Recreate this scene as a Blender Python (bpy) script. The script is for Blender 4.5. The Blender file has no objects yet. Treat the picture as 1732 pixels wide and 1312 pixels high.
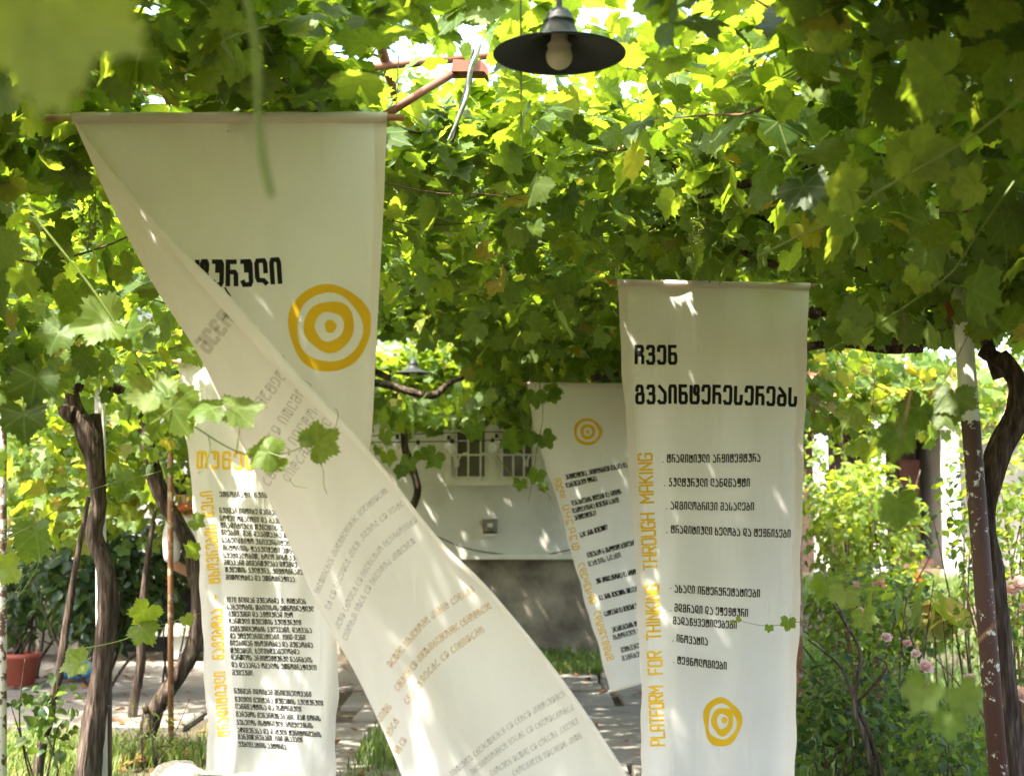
import bpy, math, random
import numpy as np
from mathutils import Vector, Matrix
from mathutils.bvhtree import BVHTree
R = math.radians
rng = np.random.default_rng(7)
random.seed(7)
SC = bpy.context.scene
C = SC.collection

# ------------------------------------------------------------------ camera, sky, sun, exposure
F = 2300.0                      # focal length in pixels of the 1732 px wide photograph
PITCH = R(4.75)
CAM = np.array([0.0, 0.0, 1.6])
cd = bpy.data.cameras.new('camera'); cam = bpy.data.objects.new('camera', cd); C.objects.link(cam)
cam.location = CAM; cam.rotation_euler = (R(90) + PITCH, 0, 0)
cd.sensor_width = 36; cd.lens = 36 * F / 1732; cd.clip_start = .05; cd.clip_end = 2000
cd.dof.use_dof = True; cd.dof.focus_distance = 5.2; cd.dof.aperture_fstop = 3.6
SC.camera = cam
SUN = Vector((-0.50, -0.32, 1.0)).normalized()          # towards the sun
w = bpy.data.worlds.new("World"); SC.world = w; w.use_nodes = True
nt = w.node_tree; sky = nt.nodes.new('ShaderNodeTexSky'); sky.sky_type = 'NISHITA'; sky.sun_disc = False
sky.sun_elevation = math.asin(SUN.z); sky.sun_rotation = math.atan2(SUN.x, SUN.y)
sky.air_density = 1.0; sky.dust_density = 5.0; sky.ozone_density = .4
nt.links.new(sky.outputs[0], nt.nodes['Background'].inputs[0]); nt.nodes['Background'].inputs[1].default_value = .15
sl = bpy.data.lights.new('sun', 'SUN'); so = bpy.data.objects.new('sun', sl); C.objects.link(so)
sl.energy = 3.0; sl.angle = R(.8); sl.color = (1, .93, .80)
so.rotation_euler = SUN.to_track_quat('Z', 'Y').to_euler()
SC.view_settings.view_transform = 'Standard'; SC.view_settings.look = 'None'
SC.view_settings.exposure = 3.06; SC.view_settings.gamma = 1
cy = SC.cycles
cy.max_bounces = 8; cy.diffuse_bounces = 4; cy.glossy_bounces = 2; cy.transmission_bounces = 6; cy.transparent_max_bounces = 12
cy.caustics_reflective = False; cy.caustics_refractive = False; cy.sample_clamp_indirect = 6
cy.use_denoising = True

_cp, _sp = math.cos(PITCH), math.sin(PITCH)
def ray(px, py):
    x = (px - 866) / F; z = (656 - py) / F
    return np.array([x, _cp - z * _sp, _sp + z * _cp])
def P(px, py, Y):
    d = ray(px, py); return CAM + d * (Y / d[1])
def proj(p):
    p = np.atleast_2d(p) - CAM
    f = p[:, 1] * _cp + p[:, 2] * _sp; u = -p[:, 1] * _sp + p[:, 2] * _cp
    f = np.where(f < .05, np.nan, f)
    return 866 + F * p[:, 0] / f, 656 - F * u / f

# ------------------------------------------------------------------ materials
def new_mat(name):
    m = bpy.data.materials.new(name); m.use_nodes = True
    n = m.node_tree; b = n.nodes['Principled BSDF']; return m, n, b
def N(n, t, **k):
    x = n.nodes.new(t)
    for a, v in k.items():
        if a.startswith('i_'): x.inputs[a[2:].replace('_', ' ')].default_value = v
        elif a.startswith('n'): x.inputs[int(a[1:])].default_value = v
        else: setattr(x, a, v)
    return x
def c4(c): return (c[0], c[1], c[2], 1)
def ramp(n, src, stops):
    r = n.nodes.new('ShaderNodeValToRGB'); e = r.color_ramp.elements
    while len(e) < len(stops): e.new(.5)
    for q, (p, c) in zip(e, stops): q.position = p; q.color = c4(c) if len(c) == 3 else c
    n.links.new(src, r.inputs[0]); return r.outputs[0]
def mottled(name, stops, scale=6, rough=.8, bump=.3, bscale=None, detail=6, stretch=(1, 1, 1), spec=.3, metal=0, dist=.004):
    m, n, b = new_mat(name)
    tc = N(n, 'ShaderNodeTexCoord'); mp = N(n, 'ShaderNodeMapping'); mp.inputs['Scale'].default_value = stretch
    n.links.new(tc.outputs['Object'], mp.inputs[0])
    no = N(n, 'ShaderNodeTexNoise', i_Scale=scale, i_Detail=detail, i_Roughness=.62); n.links.new(mp.outputs[0], no.inputs['Vector'])
    n.links.new(ramp(n, no.outputs['Fac'], stops), b.inputs['Base Color'])
    b.inputs['Roughness'].default_value = rough; b.inputs['Specular IOR Level'].default_value = spec; b.inputs['Metallic'].default_value = metal
    if bump:
        n2 = N(n, 'ShaderNodeTexNoise', i_Scale=bscale or scale * 5, i_Detail=5); n.links.new(mp.outputs[0], n2.inputs['Vector'])
        bp = N(n, 'ShaderNodeBump', i_Strength=bump, i_Distance=dist); n.links.new(n2.outputs['Fac'], bp.inputs['Height']); n.links.new(bp.outputs[0], b.inputs['Normal'])
    return m
def plain(name, col, rough=.6, metal=0, spec=.4): return mottled(name, [(.3, [c * .88 for c in col]), (.7, [min(1, c * 1.1) for c in col])], 14, rough, .08, 90, spec=spec, metal=metal, dist=.001)

def leaf_mat(name, stops, tstops, trans=.5, rough=.5, spec=.28, veins=True):
    m, n, b = new_mat(name); out = n.nodes['Material Output']
    at = N(n, 'ShaderNodeAttribute', attribute_name='tint')
    uv = N(n, 'ShaderNodeUVMap'); uv.uv_map = 'UVMap'
    col = ramp(n, at.outputs['Fac'], stops); tcol = ramp(n, at.outputs['Fac'], tstops)
    geo = N(n, 'ShaderNodeNewGeometry')
    # underside of a leaf is paler and duller
    hs = N(n, 'ShaderNodeMix', data_type='RGBA'); n.links.new(geo.outputs['Backfacing'], hs.inputs[0]); n.links.new(col, hs.inputs[6])
    pale = N(n, 'ShaderNodeMix', data_type='RGBA'); pale.inputs[0].default_value = .45; n.links.new(col, pale.inputs[6]); pale.inputs[7].default_value = (.18, .23, .08, 1)
    n.links.new(pale.outputs[2], hs.inputs[7]); col = hs.outputs[2]
    if veins:
        sx = N(n, 'ShaderNodeSeparateXYZ'); n.links.new(uv.outputs[0], sx.inputs[0])
        ax = N(n, 'ShaderNodeMath', operation='ABSOLUTE'); n.links.new(sx.outputs[0], ax.inputs[0])
        best = None
        for a in (0, 52, 108):
            v = N(n, 'ShaderNodeMath', operation='MULTIPLY', n1=math.cos(R(a))); n.links.new(ax.outputs[0], v.inputs[0])
            u = N(n, 'ShaderNodeMath', operation='MULTIPLY_ADD', n1=-math.sin(R(a))); n.links.new(sx.outputs[1], u.inputs[0]); n.links.new(v.outputs[0], u.inputs[2])
            d = N(n, 'ShaderNodeMath', operation='ABSOLUTE'); n.links.new(u.outputs[0], d.inputs[0])
            if best is None: best = d
            else:
                q = N(n, 'ShaderNodeMath', operation='MINIMUM'); n.links.new(best.outputs[0], q.inputs[0]); n.links.new(d.outputs[0], q.inputs[1]); best = q
        vm = N(n, 'ShaderNodeMapRange', i_From_Min=.008, i_From_Max=.03, i_To_Min=.55, i_To_Max=0.0); n.links.new(best.outputs[0], vm.inputs['Value'])
        mx = N(n, 'ShaderNodeMix', data_type='RGBA'); n.links.new(vm.outputs[0], mx.inputs[0]); n.links.new(col, mx.inputs[6]); mx.inputs[7].default_value = (.22, .27, .09, 1); col = mx.outputs[2]
        wv = N(n, 'ShaderNodeMath', operation='MULTIPLY', n1=173.0); n.links.new(at.outputs['Fac'], wv.inputs[0])
        no = N(n, 'ShaderNodeTexNoise', i_Scale=5, i_Detail=5); no.noise_dimensions = '4D'; n.links.new(uv.outputs[0], no.inputs['Vector']); n.links.new(wv.outputs[0], no.inputs['W'])
        sp = N(n, 'ShaderNodeMapRange', i_From_Min=.66, i_From_Max=.70, i_To_Min=0.0, i_To_Max=.75); n.links.new(no.outputs['Fac'], sp.inputs['Value'])
        mb = N(n, 'ShaderNodeMix', data_type='RGBA'); n.links.new(sp.outputs[0], mb.inputs[0]); n.links.new(col, mb.inputs[6]); mb.inputs[7].default_value = (.13, .085, .03, 1); col = mb.outputs[2]
        bp = N(n, 'ShaderNodeBump', i_Strength=.5, i_Distance=.004); n.links.new(no.outputs['Fac'], bp.inputs['Height']); n.links.new(bp.outputs[0], b.inputs['Normal'])
        # blotches of paler tissue
        bl = N(n, 'ShaderNodeMapRange', i_From_Min=.35, i_From_Max=.7, i_To_Min=.82, i_To_Max=1.15); n.links.new(no.outputs['Fac'], bl.inputs['Value'])
        vs = N(n, 'ShaderNodeVectorMath', operation='SCALE'); n.links.new(tcol, vs.inputs[0]); n.links.new(bl.outputs[0], vs.inputs['Scale']); tcol = vs.outputs[0]
    n.links.new(col, b.inputs['Base Color']); b.inputs['Roughness'].default_value = rough; b.inputs['Specular IOR Level'].default_value = spec
    tr = N(n, 'ShaderNodeBsdfTranslucent'); n.links.new(tcol, tr.inputs[0])
    ms = N(n, 'ShaderNodeMixShader', n0=trans); n.links.new(b.outputs[0], ms.inputs[1]); n.links.new(tr.outputs[0], ms.inputs[2]); n.links.new(ms.outputs[0], out.inputs[0])
    return m
VS = [(0, (.028, .058, .009)), (.5, (.058, .115, .020)), (.82, (.105, .165, .028)), (.95, (.18, .19, .025)), (1, (.16, .07, .025))]
VT = [(0, (.11, .19, .008)), (.5, (.31, .44, .022)), (.82, (.49, .585, .04)), (.95, (.66, .56, .05)), (1, (.30, .10, .03))]
M_VINE = leaf_mat('vine_leaf', VS, VT, .5)
M_SHRUB = leaf_mat('shrub_leaf', [(0, (.018, .042, .009)), (.5, (.055, .105, .014)), (1, (.13, .18, .02))], [(0, (.05, .11, .008)), (.5, (.24, .34, .015)), (1, (.52, .58, .03))], .46, .5, .3, False)
M_DARKLEAF = leaf_mat('glossy_dark_leaf', [(0, (.010, .03, .01)), (.6, (.02, .05, .012)), (1, (.05, .09, .02))], [(0, (.03, .07, .01)), (1, (.18, .28, .03))], .34, .42, .35, False)
M_GRASS = leaf_mat('grass_blade', [(0, (.03, .07, .012)), (.6, (.07, .13, .022)), (1, (.20, .19, .07))], [(0, (.08, .18, .02)), (.6, (.22, .34, .03)), (1, (.4, .36, .12))], .4, .5, .3, False)
M_PETAL = leaf_mat('rose_petal', [(0, (.72, .36, .31)), (.6, (.78, .62, .55)), (1, (.80, .25, .06))], [(0, (.72, .36, .31)), (.6, (.78, .55, .48)), (1, (.85, .25, .05))], .4, .5, .2, False)
M_DRY = leaf_mat('dry_leaf', [(0, (.14, .055, .02)), (1, (.24, .11, .04))], [(0, (.2, .07, .02)), (1, (.35, .15, .05))], .35, .7, .2, False)
M_BARK = mottled('vine_bark', [(.32, (.018, .013, .010)), (.5, (.060, .044, .034)), (.62, (.12, .094, .073)), (.75, (.20, .17, .14))], 42, .95, 1.0, 70, stretch=(1, 1, .10), spec=.1, dist=.02, detail=8)
M_CANE = mottled('brown_cane', [(.3, (.06, .03, .015)), (.7, (.14, .075, .035))], 12, .7, .3, 40)
M_SHOOT = mottled('green_shoot', [(.3, (.11, .17, .03)), (.7, (.20, .24, .05))], 12, .5, .1, 40)
M_WOOD = mottled('rod_wood', [(.3, (.25, .12, .045)), (.7, (.42, .22, .09))], 7, .55, .15, 60, stretch=(.2, 1, 1))
M_RUSTP = mottled('rust_brown_paint', [(.3, (.15, .055, .035)), (.7, (.25, .10, .06))], 9, .6, .2, 60)

def cloth_mat():
    m, n, b = new_mat('banner_cotton'); out = n.nodes['Material Output']
    tc = N(n, 'ShaderNodeTexCoord'); no = N(n, 'ShaderNodeTexNoise', i_Scale=5, i_Detail=4); n.links.new(tc.outputs['Object'], no.inputs['Vector'])
    col = ramp(n, no.outputs['Fac'], [(.3, (.82, .81, .78)), (.7, (.88, .875, .855))])
    n.links.new(col, b.inputs['Base Color']); b.inputs['Roughness'].default_value = .9; b.inputs['Specular IOR Level'].default_value = .1
    wv = N(n, 'ShaderNodeTexNoise', i_Scale=900, i_Detail=2); n.links.new(tc.outputs['Object'], wv.inputs['Vector'])
    w2 = N(n, 'ShaderNodeTexNoise', i_Scale=22, i_Detail=3); n.links.new(tc.outputs['Object'], w2.inputs['Vector'])
    b1 = N(n, 'ShaderNodeBump', i_Strength=.12, i_Distance=.001); n.links.new(wv.outputs['Fac'], b1.inputs['Height'])
    b2 = N(n, 'ShaderNodeBump', i_Strength=.25, i_Distance=.006); n.links.new(w2.outputs['Fac'], b2.inputs['Height']); n.links.new(b1.outputs[0], b2.inputs['Normal'])
    mp = N(n, 'ShaderNodeMapping'); mp.inputs['Scale'].default_value = (7, 7, 1.1); mp.inputs['Rotation'].default_value = (0, .35, 0); n.links.new(tc.outputs['Object'], mp.inputs[0])
    w3 = N(n, 'ShaderNodeTexNoise', i_Scale=1.6, i_Detail=3, i_Distortion=.6); n.links.new(mp.outputs[0], w3.inputs['Vector'])
    b3 = N(n, 'ShaderNodeBump', i_Strength=.55, i_Distance=.022); n.links.new(w3.outputs['Fac'], b3.inputs['Height']); n.links.new(b2.outputs[0], b3.inputs['Normal'])
    n.links.new(b3.outputs[0], b.inputs['Normal'])
    tr = N(n, 'ShaderNodeBsdfTranslucent'); tr.inputs[0].default_value = (.86, .76, .65, 1)
    ms = N(n, 'ShaderNodeMixShader', n0=.45); n.links.new(b.outputs[0], ms.inputs[1]); n.links.new(tr.outputs[0], ms.inputs[2]); n.links.new(ms.outputs[0], out.inputs[0])
    return m
M_CLOTH = cloth_mat()
def ink(name, col, alpha=1.0, trans=.15):
    m, n, b = new_mat(name); out = n.nodes['Material Output']
    b.inputs['Base Color'].default_value = c4(col); b.inputs['Roughness'].default_value = .85; b.inputs['Specular IOR Level'].default_value = .1
    tr = N(n, 'ShaderNodeBsdfTranslucent'); tr.inputs[0].default_value = c4(col)
    ms = N(n, 'ShaderNodeMixShader', n0=trans); n.links.new(b.outputs[0], ms.inputs[1]); n.links.new(tr.outputs[0], ms.inputs[2]); last = ms
    if alpha < 1:
        tp = N(n, 'ShaderNodeBsdfTransparent'); m2 = N(n, 'ShaderNodeMixShader', n0=alpha); n.links.new(tp.outputs[0], m2.inputs[1]); n.links.new(ms.outputs[0], m2.inputs[2]); last = m2
    n.links.new(last.outputs[0], out.inputs[0]); return m
M_INK = ink('black_ink', (.02, .019, .017)); M_YEL = ink('yellow_ink', (.80, .51, .03), 1, .3)
M_INKB = ink('soaked_black_ink', (.16, .145, .12), .23, .3); M_YELB = ink('soaked_yellow_ink', (.62, .38, .14), .32, .4)

# ------------------------------------------------------------------ object helpers
WL = {}
def thing(name, label, cat, loc=(0, 0, 0), group=None, kind=None):
    o = bpy.data.objects.new(name, None); C.objects.link(o); o.location = Vector(loc); o.empty_display_size = .1
    o['label'] = label; o['category'] = cat
    if group: o['group'] = group
    if kind: o['kind'] = kind
    WL[o.name] = np.array(loc, float); return o
def mesh(name, V, T, mat, parent=None, smooth=True, uv=None, tint=None, mats=None, midx=None):
    """one mesh object; V world coordinates, T list of polygons or an (n,3) array"""
    V = np.asarray(V, float); off = WL[parent.name] if parent else np.zeros(3)
    me = bpy.data.meshes.new(name)
    if isinstance(T, np.ndarray):
        nf, k = T.shape
        me.vertices.add(len(V)); me.vertices.foreach_set('co', (V - off).astype(np.float32).ravel())
        me.loops.add(nf * k); me.loops.foreach_set('vertex_index', T.astype(np.int32).ravel())
        me.polygons.add(nf); me.polygons.foreach_set('loop_start', np.arange(0, nf * k, k, dtype=np.int32))
        me.update(calc_edges=True)
    else:
        me.from_pydata([tuple(v) for v in (V - off)], [], T); me.update()
    if smooth: me.polygons.foreach_set('use_smooth', [True] * len(me.polygons))
    if uv is not None:
        l = me.uv_layers.new(name='UVMap'); li = np.empty(len(me.loops), np.int32); me.loops.foreach_get('vertex_index', li)
        l.data.foreach_set('uv', uv[li].astype(np.float32).ravel())
    if tint is not None:
        a = me.attributes.new('tint', 'FLOAT', 'POINT'); a.data.foreach_set('value', np.asarray(tint, np.float32))
    for m in (mats or [mat]): me.materials.append(m)
    if midx is not None: me.polygons.foreach_set('material_index', midx)
    o = bpy.data.objects.new(name, me); C.objects.link(o)
    if parent: o.parent = parent; WL[o.name] = off
    else: WL[o.name] = np.zeros(3)
    return o
def tag(o, label, cat, group=None, kind=None):
    o['label'] = label; o['category'] = cat
    if group: o['group'] = group
    if kind: o['kind'] = kind
    return o
def struct(o): o['kind'] = 'structure'; return o
class MB:
    def __init__(s): s.V = []; s.T = []; s.n = 0
    def add(s, V, T):
        s.V.append(np.asarray(V, float)); s.T += [tuple(int(i) + s.n for i in t) for t in T]; s.n += len(V); return s
    def box(s, a, b):
        (x0, y0, z0), (x1, y1, z1) = a, b
        return s.add([(x0, y0, z0), (x1, y0, z0), (x1, y1, z0), (x0, y1, z0), (x0, y0, z1), (x1, y0, z1), (x1, y1, z1), (x0, y1, z1)],
              [(0, 3, 2, 1), (4, 5, 6, 7), (0, 1, 5, 4), (1, 2, 6, 5), (2, 3, 7, 6), (3, 0, 4, 7)])
    def tube(s, pts, r, seg=10, jit=0, sub=0): return s.add(*tube(pts, r, seg, jit, sub))
    def lathe(s, prof, c=(0, 0, 0), seg=32):
        V = []; T = []
        for r, z in prof:
            for k in range(seg):
                a = 2 * math.pi * k / seg; V.append((c[0] + r * math.cos(a), c[1] + r * math.sin(a), c[2] + z))
        for i in range(len(prof) - 1):
            for k in range(seg):
                q = (k + 1) % seg; T.append((i * seg + k, i * seg + q, (i + 1) * seg + q, (i + 1) * seg + k))
        return s.add(V, T)
    def build(s, name, mat, parent=None, smooth=False):
        return mesh(name, np.concatenate(s.V), s.T, mat, parent, smooth)
def catmull(pts, sub):
    pts = np.asarray(pts, float)
    if sub <= 1 or len(pts) < 3: return pts
    out = []; n = len(pts)
    for i in range(n - 1):
        p0, p1, p2, p3 = pts[max(i - 1, 0)], pts[i], pts[i + 1], pts[min(i + 2, n - 1)]
        for k in range(sub):
            t = k / sub
            out.append(.5 * ((2 * p1) + (p2 - p0) * t + (2 * p0 - 5 * p1 + 4 * p2 - p3) * t * t + (3 * p1 - p0 - 3 * p2 + p3) * t ** 3))
    out.append(pts[-1]); return np.array(out)
def tube(pts, r, seg=10, jit=0, sub=0):
    pts = np.asarray(pts, float); r = np.broadcast_to(np.asarray(r, float), (len(pts),))
    q = catmull(np.column_stack([pts, r]), sub) if sub else np.column_stack([pts, r])
    pts, r = q[:, :3], q[:, 3]; n = len(pts)
    tan = np.gradient(pts, axis=0); tan /= np.linalg.norm(tan, axis=1)[:, None] + 1e-9
    ref = np.array([0, 0, 1.]) if abs(tan[0][2]) < .9 else np.array([1., 0, 0])
    u = np.cross(tan[0], ref); u /= np.linalg.norm(u); V = []
    prof = 1 + jit * rng.normal(size=seg)
    for i in range(n):
        u = u - tan[i] * (u @ tan[i]); u /= np.linalg.norm(u) + 1e-9; v = np.cross(tan[i], u)
        if jit: prof = .85 * prof + .15 + jit * .5 * rng.normal(size=seg)
        for k in range(seg):
            a = 2 * math.pi * k / seg; V.append(pts[i] + (u * math.cos(a) + v * math.sin(a)) * r[i] * (prof[k] if jit else 1))
    T = []
    for i in range(n - 1):
        for k in range(seg):
            k2 = (k + 1) % seg; T.append((i * seg + k, i * seg + k2, (i + 1) * seg + k2, (i + 1) * seg + k))
    T.append(tuple(range(seg))[::-1]); T.append(tuple((n - 1) * seg + k for k in range(seg)))
    return np.array(V), T
def pxpath(pts, Y):
    return np.array([P(p[0], p[1], p[2] if len(p) > 2 else Y) for p in pts])

# ------------------------------------------------------------------ leaves
def outline(n, teeth, seed):
    g = np.random.default_rng(seed)
    th = np.linspace(-168, 168, n); a = np.abs(th)
    k = [0, 12, 29, 54, 66, 82, 110, 122, 142, 168]; v = [1.02, .88, .70, .92, .82, .67, .80, .72, .62, .24]
    r = np.interp(a, k, v) * (1 + g.normal(0, .035, n))
    if teeth: r *= 1 + .065 * np.where(np.arange(n) % 2 == 0, 1, -1) * np.where(a < 160, 1, 0)
    t = np.radians(th); return r * np.sin(t), r * np.cos(t)
def vine_template(n, ring, teeth, seed):
    g = np.random.default_rng(seed + 100)
    x, y = outline(n, teeth, seed); ph = g.uniform(0, 6, 3); cup = g.uniform(.0, .48); fold = g.uniform(-.2, .36)
    def z(x, y): return -cup * (x * x + y * y) + fold * np.abs(x) + .07 * np.sin(4 * x + ph[0]) + .06 * np.sin(5 * y + ph[1])
    V = [(0, 0, z(0, 0))]; T = []
    if ring:
        V += [(a * .52, b * .52, z(a * .52, b * .52)) for a, b in zip(x, y)]
    V += [(a, b, z(a, b)) for a, b in zip(x, y)]
    for i in range(n - 1):
        T.append((0, 1 + i + 1, 1 + i))
        if ring: T += [(1 + i, 1 + i + 1, 1 + n + i), (1 + i + 1, 1 + n + i + 1, 1 + n + i)]
    V = np.array(V, float); V[:, 2] -= V[0, 2]
    b = len(V); l = g.uniform(.5, .8); sw = g.uniform(-.15, .15)                # the leaf stalk
    V = np.vstack([V, [(-.02, .01, .003), (.02, .01, .003), (sw * .5 - .017, -l * .5, .06), (sw * .5 + .017, -l * .5, .06), (sw - .015, -l, .22), (sw + .015, -l, .22)]])
    T += [(b, b + 1, b + 3), (b, b + 3, b + 2), (b + 2, b + 3, b + 5), (b + 2, b + 5, b + 4)]
    return V, np.array(T)
def ovate_template(wd, seed, droop=.25):
    y = np.array([0, .12, .3, .5, .72, .88, 1.0]); h = wd * np.array([0.02, .6, .95, 1.0, .7, .36, 0.0])
    V = []; T = []
    for a, b in zip(y, h):
        z = -droop * a * a; V += [(-b, a, z + .3 * b), (0, a, z), (b, a, z + .3 * b)]
    for i in range(len(y) - 1):
        o = 3 * i
        for q in (0, 1): T += [(o + q, o + q + 1, o + q + 3), (o + q + 1, o + q + 4, o + q + 3)]
    return np.array(V, float), np.array(T)
VINE_MID = [vine_template(41, False, True, s) for s in range(8)]
VINE_HI = [vine_template(59, True, True, 40 + s) for s in range(8)]
OVATE = [ovate_template(.28, 0), ovate_template(.33, 1, .4), ovate_template(.24, 2, .1)]
LANCE = [ovate_template(.12, 0, .5), ovate_template(.10, 1, .7)]
def unit(v): return v / (np.linalg.norm(v, axis=-1, keepdims=True) + 1e-9)
def leaves(name, pos, nrm, tip, size, tint, mat, parent=None, templates=VINE_MID):
    pos = np.atleast_2d(pos); n = len(pos)
    nrm = unit(np.atleast_2d(nrm)); tip = np.atleast_2d(tip); tip = unit(tip - nrm * np.sum(tip * nrm, 1, keepdims=True)); xa = np.cross(tip, nrm)
    size = np.broadcast_to(size, (n,)); tint = np.broadcast_to(tint, (n,)); which = rng.integers(0, len(templates), n)
    Vs, Ts, U, TI, b = [], [], [], [], 0
    for k, (tv, tt) in enumerate(templates):
        i = np.where(which == k)[0]
        if not len(i): continue
        W = (xa[i][:, None, :] * tv[None, :, 0:1] + tip[i][:, None, :] * tv[None, :, 1:2] + nrm[i][:, None, :] * tv[None, :, 2:3]) * size[i][:, None, None] + pos[i][:, None, :]
        m = len(tv); Vs.append(W.reshape(-1, 3)); Ts.append((tt[None] + (np.arange(len(i)) * m)[:, None, None] + b).reshape(-1, 3))
        U.append(np.tile(tv[:, :2], (len(i), 1))); TI.append(np.repeat(tint[i], m)); b += m * len(i)
    return mesh(name, np.concatenate(Vs), np.concatenate(Ts), mat, parent, True, np.concatenate(U), np.concatenate(TI))
_w = rng.normal(size=(14, 3)); _ph = rng.uniform(0, 6.28, 14)
def fnoise(p, s=1.0):
    p = np.atleast_2d(p) / s; q = np.zeros(len(p))
    for k in range(14): q += np.sin(p @ _w[k] * (1 + .25 * k) + _ph[k]) / (1 + .2 * k)
    return q / 4.5

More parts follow.
